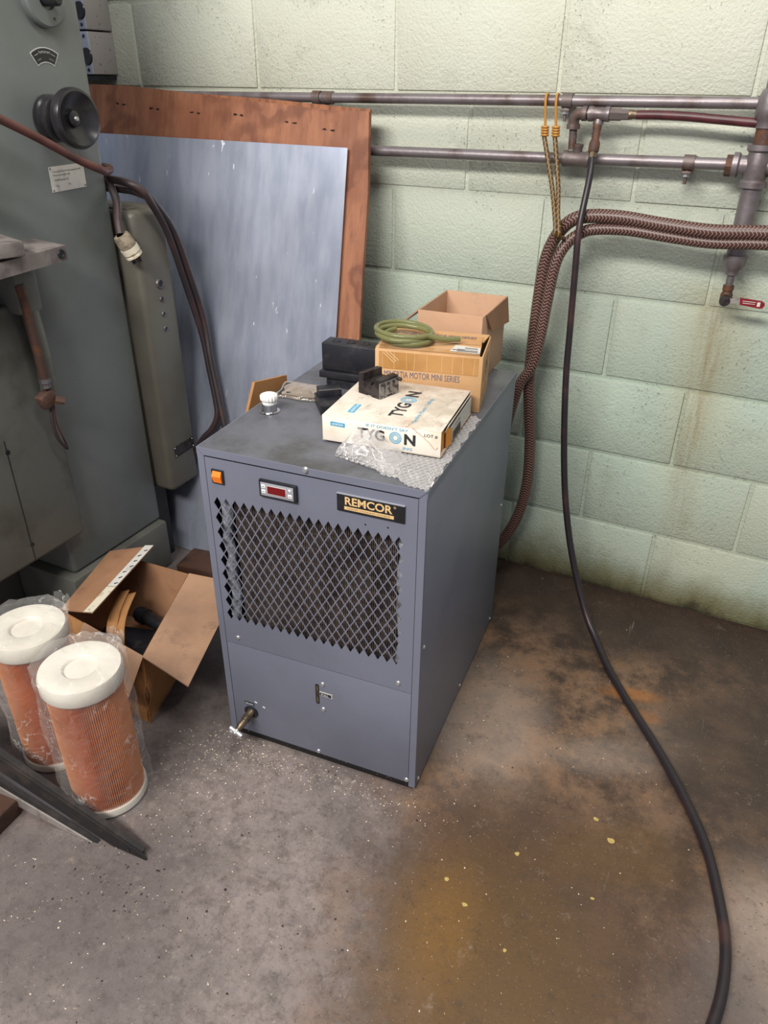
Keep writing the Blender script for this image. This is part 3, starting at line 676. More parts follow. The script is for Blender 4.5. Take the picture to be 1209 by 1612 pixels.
# filler neck and cap on the lid
nk = G().lathe([(.0195, 0), (.0205, .0012), (.0155, .0016), (.0148, .002), (.0148, .016), (.0138, .0165), (0, .0165)], (-.178, .1945, H), (0, 0, 1), 32).done('filler_neck', 'chrome', ch)
G().lathe([(.0205, 0), (.0205, .0006), (.015, .0008)], (-.178, .1945, H), (0, 0, 1), 32).done('neck_shadow_ring', 'black', nk)
g = G(); seg = 96; rows = []
for (r, h, am) in ((.0128, .0165, 0), (.0138, .017, 0), (.0138, .0225, .0), (.0162, .0245, .0008), (.0168, .0255, .0009), (.0168, .0325, .0009), (.0160, .0345, .0004), (.0145, .0352, 0)):
    rows.append([g.bm.verts.new((-.178 + math.cos(2 * PI * k / seg) * (r + am * math.cos(k * 2 * PI / 6)), .1945 + math.sin(2 * PI * k / seg) * (r + am * math.cos(k * 2 * PI / 6)), H + h)) for k in range(seg)])
for A, B in zip(rows, rows[1:]):
    for k in range(seg): g.bm.faces.new([A[k], A[(k + 1) % seg], B[(k + 1) % seg], B[k]])
g.bm.faces.new(rows[-1])
cp = g.done('filler_cap', 'white', ch)
G().box((-.178, .1945, H + .0356), (.020, .0035, .0022), RZ(.5).to_3x3(), bev=.0008).done('cap_rib', 'white', cp)
G().lathe([(.0118, .0), (.0118, .0012), (.0108, .0012), (.0108, 0)], (-.178, .1945, H + .0352), (0, 0, 1), 32).done('cap_rib', 'white', cp)

# ================================================================== THINGS ON THE LID
def onlid(lx, ly, dz=0.0, a=0.0): return MC @ T((lx, ly, H + dz)) @ RZ(a)

# bubble wrap -------------------------------------------------------
def bub(x, y, p=.0105, r=.0046, h=.0032):
    row = round(y / (p * .866)); yy = row * p * .866; xo = (row % 2) * p / 2; xx = round((x - xo) / p) * p + xo
    d = math.hypot(x - xx, y - yy)
    return h * math.sqrt(max(0, 1 - (d / r) ** 2)) if d < r else 0
bw = thing('bubble_wrap', 'crumpled clear bubble wrap under the white box, hanging over the front corner', 'bubble wrap', mat=onlid(0, 0, .0006))
def wrap(u, v):
    # u along front-left edge to right, v front to back
    fx0 = .030 + .187 * u; fy0 = .066 - .074 * u + .004 * math.sin(u * 21)
    bx = .050 + .167 * u; by = .300 + .02 * math.sin(u * 9)
    x = fx0 + (bx - fx0) * v; y = fy0 + (by - fy0) * v
    x += .0025 * math.sin(v * 40 + u * 5)
    z = .0008 + .0022 * max(0, noise.noise(Vector((x * 30, y * 30, 0)))) * (1 if y < .1 or x > .195 else 0)
    return Vector((x, y, z + (bub(x, y) if (y < .112 or x > .195) else 0)))
G().grid(wrap, 120, 150).done('flat_sheet', 'bubble', bw, smooth=60)
def flap(u, v):
    x = .026 + .118 * u + .010 * v * (1 - u)
    hh = .052 * max(0.0, math.sin(PI * min(1, (.04 + u * .96)) ** .62)) * (.86 + .14 * math.sin(u * 17))
    y0 = .060 - .030 * u; z = hh * v ** .9 + .002; y = y0 + (.099 - y0) * (v ** 1.6) - .010 * math.sin(PI * v) * (1 - u)
    y += .004 * noise.noise(Vector((x * 40, v * 3, 1))); y = min(y, .0990 + .01 * u)
    return Vector((x + .002 * math.sin(v * 9), y - bub(x, v * .07) * .9, z))
G().grid(flap, 76, 48).done('folded_flap', 'bubble', bw, smooth=60)

# white tubing box --------------------------------------------------
TW, TD, TH = .219, .208, .0475
tb = thing('tubing_box', 'flat dirty white carton with black and blue printing on the bubble wrap', 'box', mat=onlid(.0855, .2135, .0052, .045))
x0, x1, y0, y1 = -TW / 2, TW / 2, -TD / 2, TD / 2
G().box((0, 0, TH - .0008), (TW, TD, .0016), bev=.0006).done('top_panel', 'tygon', tb)
G().box((0, y0 + .0008, TH / 2), (TW, .0016, TH - .001), bev=.0006).done('front_panel', 'tygon_clean', tb)
G().box((0, y1 - .0008, TH / 2), (TW, .0016, TH - .001), bev=.0006).done('back_panel', 'tygon', tb)
G().box((0, 0, .0008), (TW, TD, .0016)).done('bottom_panel', 'tygon', tb)
G().box((x0 + .0008, 0, TH / 2), (.0016, TD, TH - .001), bev=.0006).done('side_panel', 'tygon', tb)
# torn open right side: orange liner, folded tabs, bar code
G().prism([(x1 - .005, y0 + .004, .003), (x1 - .005, y0 + .05, .003), (x1 - .005, y0 + .042, .034), (x1 - .005, y0 + .028, .040), (x1 - .005, y0 + .004, .036)], (.0014, 0, 0)).done('torn_liner', 'orange_card', tb)
G().prism([(x1 - .001, y0 + .036, .004), (x1 + .0045, y0 + .052, .004), (x1 + .0045, y0 + .052, .036), (x1 - .001, y0 + .034, .040)], (.0010, .001, 0)).done('torn_tab', 'orange_card', tb)
sd_ = G().prism([(x1, y0 + .050, .004), (x1 + .002, y1 - .004, .003), (x1 + .002, y1 - .003, TH - .012), (x1 + .001, y0 + .046, TH - .014)], (.0014, 0, 0)).done('end_flap', 'label', tb)
G().prism([(x1 - .002, y0 + .03, TH - .013), (x1 - .001, y1 - .002, TH - .011), (x1 + .0015, y1 - .002, TH - .004), (x1 + .0015, y0 + .04, TH - .003)], (.0012, 0, 0)).done('end_flap', 'tygon', tb)
G().prism([(x1 + .0005, y0 + .002, .001), (x1 + .003, y1 - .002, .001), (x1 + .0035, y1 - .002, .0035), (x1 + .001, y0 + .002, .004)], (.001, 0, 0)).done('end_flap', 'card_pale', tb)
yy = y0 + .072
for k in range(13):
    wd = (.0012, .0024, .0016, .003)[k % 4]
    G().box((x1 + .0038, yy + wd / 2, .0125), (.0004, wd, .015)).done('print_bar', 'ink', sd_); yy += wd + (.0022, .0014, .003)[k % 3]
text('CAT. No.', sd_, 'ink', (x1 + .0037, y0 + .085, .0265), (0, 1, 0), (0, 0, 1), .0055, .035)
# front print
FY = y0 - .0001
def onfront(s, mat, x, z, h, wd=None, **k): return text(s, tb, mat, (x, FY - .0001, z), (1, 0, 0), (0, 0, 1), h, wd, **k)
lg = G().box((-.0795, FY, .0335), (.0275, .0004, .0080), RY(.03).to_3x3()).done('blue_logo', 'tyblue', tb)
text('NORTON', lg, 'tywhite', (-.0900, FY - .0004, .0316), (1, 0, 0), (0, 0, 1), .0040, .021, bold=.02)
onfront("IF IT DOESN'T SAY", 'tyblue', -.0260, .0385, .0052, .077, bold=.012)
onfront('TYG', 'ink', -.0420, .0145, .0205, .0500, bold=.03)
onfront('N', 'ink', .0440, .0145, .0205, .0205, bold=.04)
def rings(cx, place):
    for r0, r1 in ((.0112, .0096), (.0084, .0070), (.0058, .0044)):
        g = G(); n = 32
        vs = [place(cx + math.cos(2 * PI * k / n) * r, math.sin(2 * PI * k / n) * r) for r in (r0, r1) for k in range(n)]
        g.faces(vs, [[k, (k + 1) % n, n + (k + 1) % n, n + k] for k in range(n)]); g.done('ring_print', 'tyblue', tb, smooth=0)
rings(.0280, lambda a, b: (a, FY - .0003, .0248 + b))
onfront('ING', 'tyblue', .0420, .0048, .0052, .0170, bold=.012)
onfront('LOT #', 'ink', .0800, .0345, .0062, .0235, bold=.01)
# torn label outline on the front right
g = G(); tl = [(.058, .047), (.064, .0445), (.066, .041), (.071, .040), (.073, .0365), (.078, .035), (.081, .031), (.087, .027), (.0925, .022), (.096, .017), (.101, .0145), (.1045, .019)]
g.tube([(x, FY - .0002, z) for x, z in tl], .0006, 6, 2); g.done('torn_label_edge', 'card_pale', tb)
# top print (reads front to back)
TZ = TH + .0001
def ontop(s, mat, x, y, h, wd=None, **k): return text(s, tb, mat, (x, y, TZ), (0, 1, 0), (-1, 0, 0), h, wd, **k)
ontop('TYG', 'ink', .026, -.066, .0260, .0660, bold=.03)
ontop('N', 'ink', .026, .034, .0260, .0270, bold=.04)
def rings_top():
    for r0, r1 in ((.0150, .0132), (.0115, .0098), (.0080, .0062)):
        g = G(); n = 32
        vs = [(.0130 + math.cos(2 * PI * k / n) * r, .0170 + math.sin(2 * PI * k / n) * r, TZ + .0002) for r in (r0, r1) for k in range(n)]
        g.faces(vs, [[k, (k + 1) % n, n + (k + 1) % n, n + k] for k in range(n)]); g.done('ring_print', 'tyblue', tb, smooth=0)
rings_top()
ontop('Flexible Plastic Tubing', 'tyblue', .058, -.082, .0090, .118)
lg = G().box((-.0660, -.0560, TZ), (.0125, .040, .0004)).done('blue_logo', 'tyblue', tb)
text('NORTON', lg, 'tywhite', (-.0625, -.0730, TZ + .0003), (0, 1, 0), (-1, 0, 0), .0062, .034, bold=.02)
for k, (xa, ln) in enumerate(((-.096, .024), (-.090, .03), (-.084, .02))): G().box((xa, .052, TZ), (.0016, ln, .0003)).done('small_print', 'inkfaint', tb)
g = G(); g.tube([(x, y, TZ + .0002) for x, y in ((.046, y0 + .0005), (.050, y0 + .008), (.047, y0 + .014), (.052, y0 + .018), (.049, y0 + .024), (.043, y0 + .027), (.037, y0 + .024))], .0006, 6, 2); g.done('torn_label_edge', 'card_pale', tb)

# steel vee block on the white box -----------------------------------
vz = .0052 + TH
vb_ = thing('vise_block', 'small grooved tool steel block with a screwed side plate on the white box', 'steel block', mat=onlid(.0325, .2440, vz + .0002, -.36) @ Matrix.Scale(.88, 4))
prof = [(-.032, 0), (-.008, 0), (-.008, .004), (.006, .004), (.006, 0), (.028, 0), (.028, .036), (.015, .037), (.013, .030), (.005, .024), (.003, .031), (-.017, .030), (-.018, .046), (-.032, .045)]
G().prism([(x, -.029, z) for x, z in prof], (0, .058, 0)).done('body', 'tool_steel', vb_, smooth=25)
sp_ = [(.0282, -.029, 0), (.0282, -.007, 0), (.0282, -.007, .005), (.0282, .010, .005), (.0282, .010, 0), (.0282, .029, 0), (.0282, .029, .035), (.0282, -.029, .035)]
pp = G().prism(sp_, (.0030, 0, 0)).done('side_plate', 'tool_ground', vb_)
G().box((.0215, 0, .0385), (.015, .058, .004), RY(.12).to_3x3(), bev=.0005).done('jaw_strip', 'tool_steel', vb_)
for k in range(3): G().cyl((.026, -.020 + k * .016, .0315), (.0335, -.020 + k * .016, .0305), .0036, seg=10).done('socket_screw', 'tool_steel', pp)
G().cyl((.027, .024, .034), (.041, .026, .033), .0040, seg=10).done('clamp_screw', 'tool_steel', vb_)
for k in range(4): G().lathe([(0, .0004), (.0024, .0004), (.0024, 0)], (-.025, -.021 + k * .014, .0456), (0, 0, 1), 10).done('hole', 'black', vb_)

# black blocks -------------------------------------------------------
bb = thing('black_fixture_block', 'tall black block with three holes on top behind the white box', 'block', mat=onlid(-.0835, .385, .0002, .03))
g = G(); hx, hy = .062, .023
g.box((0, 0, .066), (.122, .046, .058), bev=.003); g.done('upper_block', 'blackmetal', bb)
G().box((-.001, -.003, .029), (.128, .054, .0145), bev=.0015).done('ledge_plate', 'blackmetal', bb)
G().box((.004, .001, .0108), (.112, .046, .0216), bev=.0015).done('foot_block', 'blackmetal', bb)
for k in range(3):
    g = G(); g.lathe([(.0095, 0), (.0095, .0012), (.0065, .0012), (.0062, .0002), (0, .0002)], (-.036 + k * .033, 0, .095), (0, 0, 1), 20); g.done('bolt_hole', 'black', bb)
bs = thing('black_stepped_block', 'low black stepped block with chamfered end beside the white box', 'block', mat=onlid(-.0745, .2560, .0002, .62))
out = [(-.022, -.040), (.020, -.040), (.024, -.034), (.024, .040), (-.026, .040), (-.026, -.034)]
G().prism([(x, y, 0) for x, y in out], (0, 0, .020)).done('base_step', 'blackmetal', bs, smooth=25)
G().box((.001, .0235, .0275), (.046, .030, .015), bev=.0012).done('raised_step', 'blackmetal', bs)
G().box((.001, .0085, .0350), (.046, .0012, .0008)).done('worn_edge', 'steel_pale', bs)

# zip bag with part ---------------------------------------------------
zb = thing('zip_bag', 'small cloudy zip bag holding a dark metal part near the filler cap', 'plastic bag', mat=onlid(-.1635, .3010, .0008, .12))
def zipf(sgn):
    def f(u, v):
        x = -.046 + .094 * u; y = -.036 + .074 * v
        e = (math.sin(PI * u) * math.sin(PI * v)) ** .45 if 0 < u < 1 and 0 < v < 1 else 0
        h = .0085 + .0075 * e * sgn + .0045 * e * noise.noise(Vector((x * 55, y * 55, sgn)))
        return Vector((x + .004 * math.sin(v * 5), y + .003 * math.sin(u * 7), max(.0003, h - .0075 * (1 - e) * (1 if sgn > 0 else 0))))
    return f
G().grid(zipf(1), 36, 30).done('bag_film', 'zipbag', zb); G().grid(zipf(-1), 12, 10).done('bag_film', 'zipbag', zb)
G().box((.004, .0, .0072), (.060, .046, .0060), RZ(.1).to_3x3(), bev=.001).done('enclosed_part', 'blackmetal', zb)
G().box((-.040, .004, .0055), (.014, .066, .0040), bev=.001).done('bag_header', 'blackmetal', zb)

# motor box -------------------------------------------------------------
MW, MD, MH = .211, .138, .113
mb = thing('motor_box', 'taped tan cardboard box with grey lettering behind the white box', 'box', mat=onlid(.0895, .3985, .0005, .150))
def carton(t, w_, d_, h_, mat_, th=.003):
    G().box((0, -d_ / 2 + th / 2, h_ / 2), (w_, th, h_), bev=.0012).done('front_panel', mat_, t)
    G().box((0, d_ / 2 - th / 2, h_ / 2), (w_, th, h_), bev=.0012).done('back_panel', mat_, t)
    G().box((-w_ / 2 + th / 2, 0, h_ / 2), (th, d_ - th, h_), bev=.0012).done('side_panel', mat_, t)
    G().box((w_ / 2 - th / 2, 0, h_ / 2), (th, d_ - th, h_), bev=.0012).done('side_panel', mat_, t)
    G().box((0, 0, th / 2), (w_ - .002, d_ - .002, th)).done('bottom_panel', mat_, t)
carton(mb, MW, MD, MH, 'card')
f1 = G().prism([(-MW / 2 + .001, -MD / 2 + .001, MH), (MW / 2 - .007, -MD / 2 + .001, MH), (MW / 2 - .012, .012, MH + .0015), (-MW / 2 + .003, .012, MH + .0015)], (0, 0, .003)).done('top_flap', 'card', mb)
G().prism([(-MW / 2 + .002, MD / 2 - .001, MH), (MW / 2 - .003, MD / 2 - .001, MH), (MW / 2 - .009, .0155, MH + .0015), (-MW / 2 + .004, .0155, MH + .0015)], (0, 0, .003)).done('top_flap', 'card', mb)
G().box((0, -MD / 2 - .0004, MH - .021), (MW - .016, .0006, .034)).done('packing_tape', 'tape', mb)
G().box((-.002, .013, MH + .0050), (MW - .02, .052, .0006)).done('packing_tape', 'tape_clear', mb)
tpz = G().box((0, -MD / 2 + .010, MH + .0036), (MW - .016, .022, .0006)).done('packing_tape', 'tape_clear', mb)
random.seed(3)
for k in range(9):
    xx = -MW / 2 + .018 + k * .022 + random.uniform(-.005, .005)
    G().box((xx, -MD / 2 - .0009, MH - .021), (.0006, .0005, .033), RY(random.uniform(-.05, .05)).to_3x3()).done('tape_crease', 'crease', mb)
for k in range(3):
    G().box((-MW / 2 + .028 + k * .004, -MD / 2 - .0010, MH - .016 + k * .003), (.0012, .0005, .030), RY(-.85).to_3x3()).done('tape_crease', 'crease', mb)
text('MINERTIA MOTOR MINI SERIES', mb, 'inkblue', (-.087, -MD / 2 - .0002, MH - .0545), (1, 0, 0), (0, 0, 1), .0125, .150)
text('MINERTIA MOTOR MINI SERIES', mb, 'inkblue', (-.072, .021, MH + .0056), (1, 0, .0), (0, 1, 0), .0135, .152)
sl = G().prism([(.040, -.062, MH + .0046), (.098, -.066, MH + .0046), (.096, -.034, MH + .0052), (.046, -.024, MH + .0052)], (0, 0, .0003)).done('shipping_label', 'label', mb)
for k, (xa, yb, ln) in enumerate(((.073, -.060, .040), (.068, -.054, .048), (.080, -.044, .026), (.078, -.038, .024), (.060, -.049, .014))):
    G().box((xa, yb, MH + .0055), (ln, .0022, .0003)).done('label_print', 'ink', sl)
g = G()
for (ya, yb, za, zb2) in ((-.035, .03, .052, .0528), (-.035, .03, .094, .0948), (-.035, -.0342, .052, .0948), (.0292, .03, .052, .0948)): g.box((MW / 2 + .0003, (ya + yb) / 2, (za + zb2) / 2), (.0004, yb - ya, zb2 - za))
g.done('side_print', 'inkfaint', mb)
G().box((MW / 2 + .0003, -.004, .073), (.0004, .010, .028)).done('side_print', 'inkfaint', mb)
G().box((MW / 2 + .0003, .014, .078), (.0004, .003, .024)).done('side_print', 'inkfaint', mb)
G().box((MW / 2 + .0003, -.01, .028), (.0004, .06, .0012), RX(.2).to_3x3()).done('side_print', 'inkfaint', mb)

# coil of tubing -------------------------------------------------------
pts = []; random.seed(5)
for k in range(0, 63):
    a = k / 62 * 2 * PI * 2.55 + 2.2; turn = k / 62 * 2.55
    r = .049 + .006 * math.sin(a * 1.3 + 1) + .004 * turn
    pts.append((math.cos(a) * r * 1.0, math.sin(a) * r * .98, .0062 + .0052 * turn + .003 * (1 + math.sin(a * .9))))
pts += [(pts[-1][0] + .028, pts[-1][1] + .006, .014), (pts[-1][0] + .060, pts[-1][1] + .020, .012)]
tag(G().tube(pts, .0052, 12, 4).done('tubing_coil', 'tubing'), 'coil of olive green plastic tubing lying on the taped tan box', 'tubing')
bpy.data.objects['tubing_coil'].matrix_world = onlid(.0380, .376, .0005 + MH + .0035, .25)

# open carton -----------------------------------------------------------
ob = thing('open_carton', 'open empty brown carton behind the taped tan box', 'box', mat=onlid(.0925, .5830, .0005, -.02))
OW, OD, OH = .142, .186, .148
carton(ob, OW, OD, OH, 'card_pale')
G().prism([(-OW / 2, -OD / 2, OH), (-OW / 2, OD / 2, OH), (-OW / 2 - .062, OD / 2 - .008, OH - .052), (-OW / 2 - .062, -OD / 2 - .008, OH - .052)], (.001, 0, -.003)).done('side_flap', 'card_in', ob)
G().prism([(OW / 2, -OD / 2 + .02, OH), (OW / 2, OD / 2, OH), (OW / 2 + .008, OD / 2 - .002, OH - .055), (OW / 2 + .006, -OD / 2 + .05, OH - .040)], (.003, 0, 0)).done('side_flap', 'card_dark', ob)
G().prism([(-OW / 2, OD / 2 + .0005, OH), (OW / 2, OD / 2 + .0005, OH), (OW / 2 - .003, OD / 2 + .006, OH - .05), (-OW / 2 + .003, OD / 2 + .006, OH - .05)], (0, .003, 0)).done('back_flap', 'card_pale', ob)

# board offcut left of the chiller --------------------------------------
q = [MC @ Vector(p) for p in ((-.260, .215, .60), (-.236, .36, .60), (-.2365, .37, H + .008), (-.2560, .246, H + .030))]
bo = tag(G().prism([MC @ Vector(p) for p in ((-.250, .190, .0), (-.226, .375, .0), (-.2290, .360, H + .012), (-.2490, .262, H + .026), (-.2530, .232, H - .03))], MC.to_3x3() @ Vector((-.006, .0, 0))).done('board_offcut', 'card_old'), 'brown board offcut standing between the chiller and the aluminium sheet', 'board')

# ================================================================== ENGRAVING MACHINE (left)
mc = thing('engraving_machine', 'tall grey-green pantograph engraving machine with black handwheel', 'machine', (-.8, -.7, 0))
g = G(); g.box((-.80, -.637, .93), (.60, .326, 1.56), bev=.012, seg=3); col = g.done('column', 'machine', mc)
G().box((-.79, -.65, .075), (.62, .35, .15), bev=.008).done('plinth', 'machine_dirty', mc)
G().box((-.92, -.95, .13), (.46, .28, .26), bev=.03, seg=3).done('pedestal', 'machine_dirty', mc)
G().box((-.80, -.84, 1.30), (.56, .12, .62), bev=.03, seg=3).done('front_slide', 'machine', mc)
cvp = G().box((-.755, -.97, .563), (.57, .41, .585), bev=.010, seg=3).done('base_cover', 'machine_dirty', mc)
g = G(); g.box((-.4695, -.92, .43), (.0012, .0016, .31)); g.done('panel_seam', 'black', cvp, smooth=0)
for zz in (.557, .319):
    G().lathe([(0, .001), (.0055, .001), (.0055, 0), (0, 0)], (-.4700, -.918, zz), (1, 0, 0), 14).done('screw_hole', 'black', cvp)
# handwheel
hc = Vector((-.5, -.605, 1.192)); hx = Vector((1, .0, .02)).normalized()
g = G(); g.lathe([(0, 0), (.042, 0), (.045, .004), (.045, .014), (.041, .017), (.041, .020), (.044, .023), (.044, .036), (.038, .040), (0, .040)], hc, hx, 48)
hwl = g.done('handwheel_dial', 'knob_black', mc)
g = G(); g.lathe([(.026, .040), (.026, .054), (.045, .058), (.054, .063), (.0572, .070), (.0572, .080), (.055, .086), (.050, .0875), (.041, .080), (.026, .071), (.016, .068), (.015, .074), (.010, .077), (0, .077)], hc, hx, 56)
hr = g.done('handwheel', 'knob_black', mc)
G().lathe([(0, .0805), (.004, .080), (.0055, .077), (0, .077)], hc, hx, 12).done('centre_screw', 'screw', hr)
for a in (2.4, 2.75, 3.1):
    p = hc + hx * .047 + Vector((0, math.cos(a) * .030, math.sin(a) * .030)); G().box(p, (.012, .006, .007), bev=.001).done('grip_lug', 'pipe', hr)
# top clamp disc
g = G(); tcn = Vector((-.5, -.572, 1.402)); g.lathe([(0, 0), (.050, 0), (.050, .012), (.046, .016), (.020, .018), (.020, .012), (0, .012)], tcn, (1, 0, 0), 48); td = g.done('clamp_disc', 'machine', mc)
G().lathe([(0, .050), (.010, .050), (.0135, .046), (.0135, .012), (0, .012)], tcn, (1, 0, 0), 20).done('disc_hub', 'black', td)
G().lathe([(0, .0172), (.003, .0172), (.003, .016)], tcn + Vector((0, .012, -.033)), (1, 0, 0), 10).done('disc_pin', 'black', td)
# arc plate
ac = Vector((-.4992, -.588, 1.256)); n = 20; a0, a1 = math.radians(125), math.radians(55)
def arcpts(ri, ro, a0, a1, x):
    v = [(x, ac.y + math.cos(a0 + (a1 - a0) * k / n) * -ro * -1, ac.z + math.sin(a0 + (a1 - a0) * k / n) * ro) for k in range(n + 1)]
    return v + [(x, ac.y + math.cos(a1 + (a0 - a1) * k / n) * ri, ac.z + math.sin(a1 + (a0 - a1) * k / n) * ri) for k in range(n + 1)]
ap = G().prism(arcpts(.0365, .0640, a0, a1, -.4998), (.0008, 0, 0)).done('scale_plate', 'silver', mc)
G().prism(arcpts(.0385, .0620, a0 - .035, a1 + .035, -.4992), (.0004, 0, 0)).done('plate_field', 'black', ap)
def arctext(s, r, amid, h, wtot):
    k = len(s)
    for i, chx in enumerate(s):
        if chx == ' ': continue
        a = amid + (wtot / r) * (.5 - (i + .5) / k)
        p = Vector((-.4987, ac.y + math.cos(a) * r, ac.z + math.sin(a) * r)); t_ = Vector((0, math.sin(a), -math.cos(a))); u_ = Vector((0, math.cos(a), math.sin(a)))
        text(chx, ap, 'silver', p - t_ * (wtot / k * .42), t_, u_, h * (1.0 if chx in 'Pthdlkb' else .74), wtot / k * .84)
arctext('Pantograph', .0535, math.radians(90), .0048, .028)
for a in (113, 67):
    a = math.radians(a); p = Vector((-.4989, ac.y + math.cos(a) * .0545, ac.z + math.sin(a) * .0545)); G().box(p, (.0005, .0105, .0008), Matrix.Rotation(a - PI / 2, 3, 'X')).done('plate_arrow', 'silver', ap)
for a, wd in ((110, .0098), (70, .012)):
    a = math.radians(a); p = Vector((-.4989, ac.y + math.cos(a) * .0445, ac.z + math.sin(a) * .0445)); G().box(p, (.0005, wd, .0032), Matrix.Rotation(a - PI / 2, 3, 'X')).done('plate_wording', 'inkfaint', ap)
# maker plate
mp = G().prism([(-.4998, -.634, 1.101), (-.4998, -.537, 1.103), (-.4998, -.538, 1.054), (-.4998, -.635, 1.051)], (.0010, 0, 0)).done('maker_plate', 'label', mc)
for (s, yy, zz, hh, wd) in (('Friedrich Deckel Aktiengesellschaft', -.626, 1.0885, .0042, .078), ('Plinganserstraße 150', -.626, 1.0815, .0040, .046), ('D-8 München 25', -.624, 1.0725, .0040, .038), ('Typ', -.624, 1.0605, .0040, .010), ('Nr.', -.588, 1.0625, .0038, .007)):
    text(s, mp, 'inkfaint' if s in ('Typ', 'Nr.') else 'ink', (-.4986, yy, zz), (0, 1, .02), (0, 0, 1), hh, wd)
for yy, zz in ((-.631, 1.098), (-.541, 1.099), (-.542, 1.058), (-.631, 1.0545)):
    G().lathe([(0, .0012), (.0016, .0010), (.0022, 0), (0, 0)], (-.4989, yy, zz), (1, 0, 0), 10).done('rivet', 'inkfaint', mp)
# work table on the left
tbx = G().prism([(-.380, -.733, .940), (-.380, -1.10, .925), (-.86, -1.10, .925), (-.62, -.690, .940)], (0, 0, .029)).done('work_table', 'cast', mc)
G().lathe([(0, .002), (.0045, .002), (.0055, .003), (.0085, .003), (.0095, 0), (0, 0)], (-.3800, -.748, .9545), (1, 0, 0), 18).done('table_bolt', 'blackmetal', tbx)
G().box((-.46, -.90, .983), (.16, .16, .028), RZ(-.3).to_3x3(), bev=.003).done('vise_base', 'cast', mc)
G().box((-.46, -.92, 1.008), (.05, .12, .022), RZ(-.3).to_3x3(), bev=.003).done('vise_jaw', 'rust', mc)
G().cyl((-.50, -.87, 1.06), (-.44, -.83, 1.075), .018, seg=18).done('spindle_nose', 'steel_mid', mc)
G().box((-.52, -.86, 1.045), (.06, .06, .05), bev=.006).done('spindle_block', 'cast', mc)
G().box((-.47, -.80, .885), (.07, .06, .10), bev=.012).done('table_bracket', 'machine_dirty', mc)
g = G(); g.tube([(-.455, -.795, .875), (-.455, -.793, .82), (-.452, -.790, .74), (-.455, -.789, .66)], .0185, 14, 6); g.done('table_post', 'machine_dirty', mc)
g = G(); g.tube([(-.440, -.818, .90), (-.436, -.815, .83), (-.436, -.812, .73), (-.437, -.810, .69)], .010, 12, 6); g.done('oil_hose', 'rust', mc)
G().lathe([(.008, 0), (.013, 0), (.013, .010), (.010, .012), (.010, .022), (.006, .022)], (-.437, -.810, .698), (0, .02, -1), 6).done('oil_nut', 'steel_mid', mc)
G().box((-.442, -.812, .650), (.026, .040, .036), RX(.4).to_3x3(), bev=.007).done('oil_elbow', 'rust', mc)
G().cyl((-.43, -.800, .646), (-.418, -.786, .640), .009, seg=8).done('oil_nut', 'rust', mc)
g = G(); g.tube([(-.440, -.806, .635), (-.440, -.812, .59), (-.442, -.805, .55), (-.445, -.786, .520), (-.468, -.768, .510)], .0042, 10); g.done('oil_line', 'cable', mc)
g = G(); g.tube([(-.438, -.800, .632), (-.440, -.801, .59), (-.446, -.788, .545), (-.462, -.769, .512)], .0018, 8); g.done('oil_line', 'redcable', mc)
g = G(); g.tube([(-.395, -.905, .935), (-.398, -.915, .905), (-.405, -.925, .86), (-.41, -.918, .83)], .0018, 8); g.done('loose_wire', 'plugwhite', mc)
# electrical cabinet on its back
g = G(); g.box((-.625, -.404, .618), (.35, .118, .752), bev=.016, seg=3); cb = g.done('switch_cabinet', 'cabinet', mc)
G().box((-.625, -.404, .990), (.30, .09, .02), bev=.009).done('cabinet_top', 'cabinet', cb)
g = G(); g.lathe([(0, .002), (.008, .002), (.0085, .004), (.011, .004), (.013, 0), (0, 0)], (-.45, -.402, .817), (1, 0, 0), 20); so = g.done('socket', 'steel_mid', cb)
G().lathe([(0, .0028), (.0078, .0028), (.0078, .001)], (-.45, -.402, .817), (1, 0, 0), 18).done('socket_insert', 'black', so)
for zz in (.778, .740, .702):
    so = G().lathe([(0, .0018), (.0042, .0018), (.0046, .003), (.0062, .003), (.0072, 0), (0, 0)], (-.45, -.402, zz), (1, 0, 0), 16).done('socket', 'steel_mid', cb)
    G().lathe([(0, .0025), (.0040, .0025), (.0040, .001)], (-.45, -.402, zz), (1, 0, 0), 14).done('socket_insert', 'black', so)
rp = G().prism([(-.4502, -.436, .373), (-.4502, -.354, .376), (-.4502, -.352, .344), (-.4502, -.434, .340)], (.0012, 0, 0)).done('rating_plate', 'tool_steel', cb)
for yy, zz in ((-.432, .369), (-.358, .371), (-.356, .348), (-.430, .345)): G().lathe([(0, .0012), (.002, .001), (.0025, 0), (0, 0)], (-.449, yy, zz), (1, 0, 0), 10).done('rivet', 'screw', rp)
G().box((-.62, -.445, .125), (.20, .05, .25)).done('cabinet_bracket', 'black', mc)

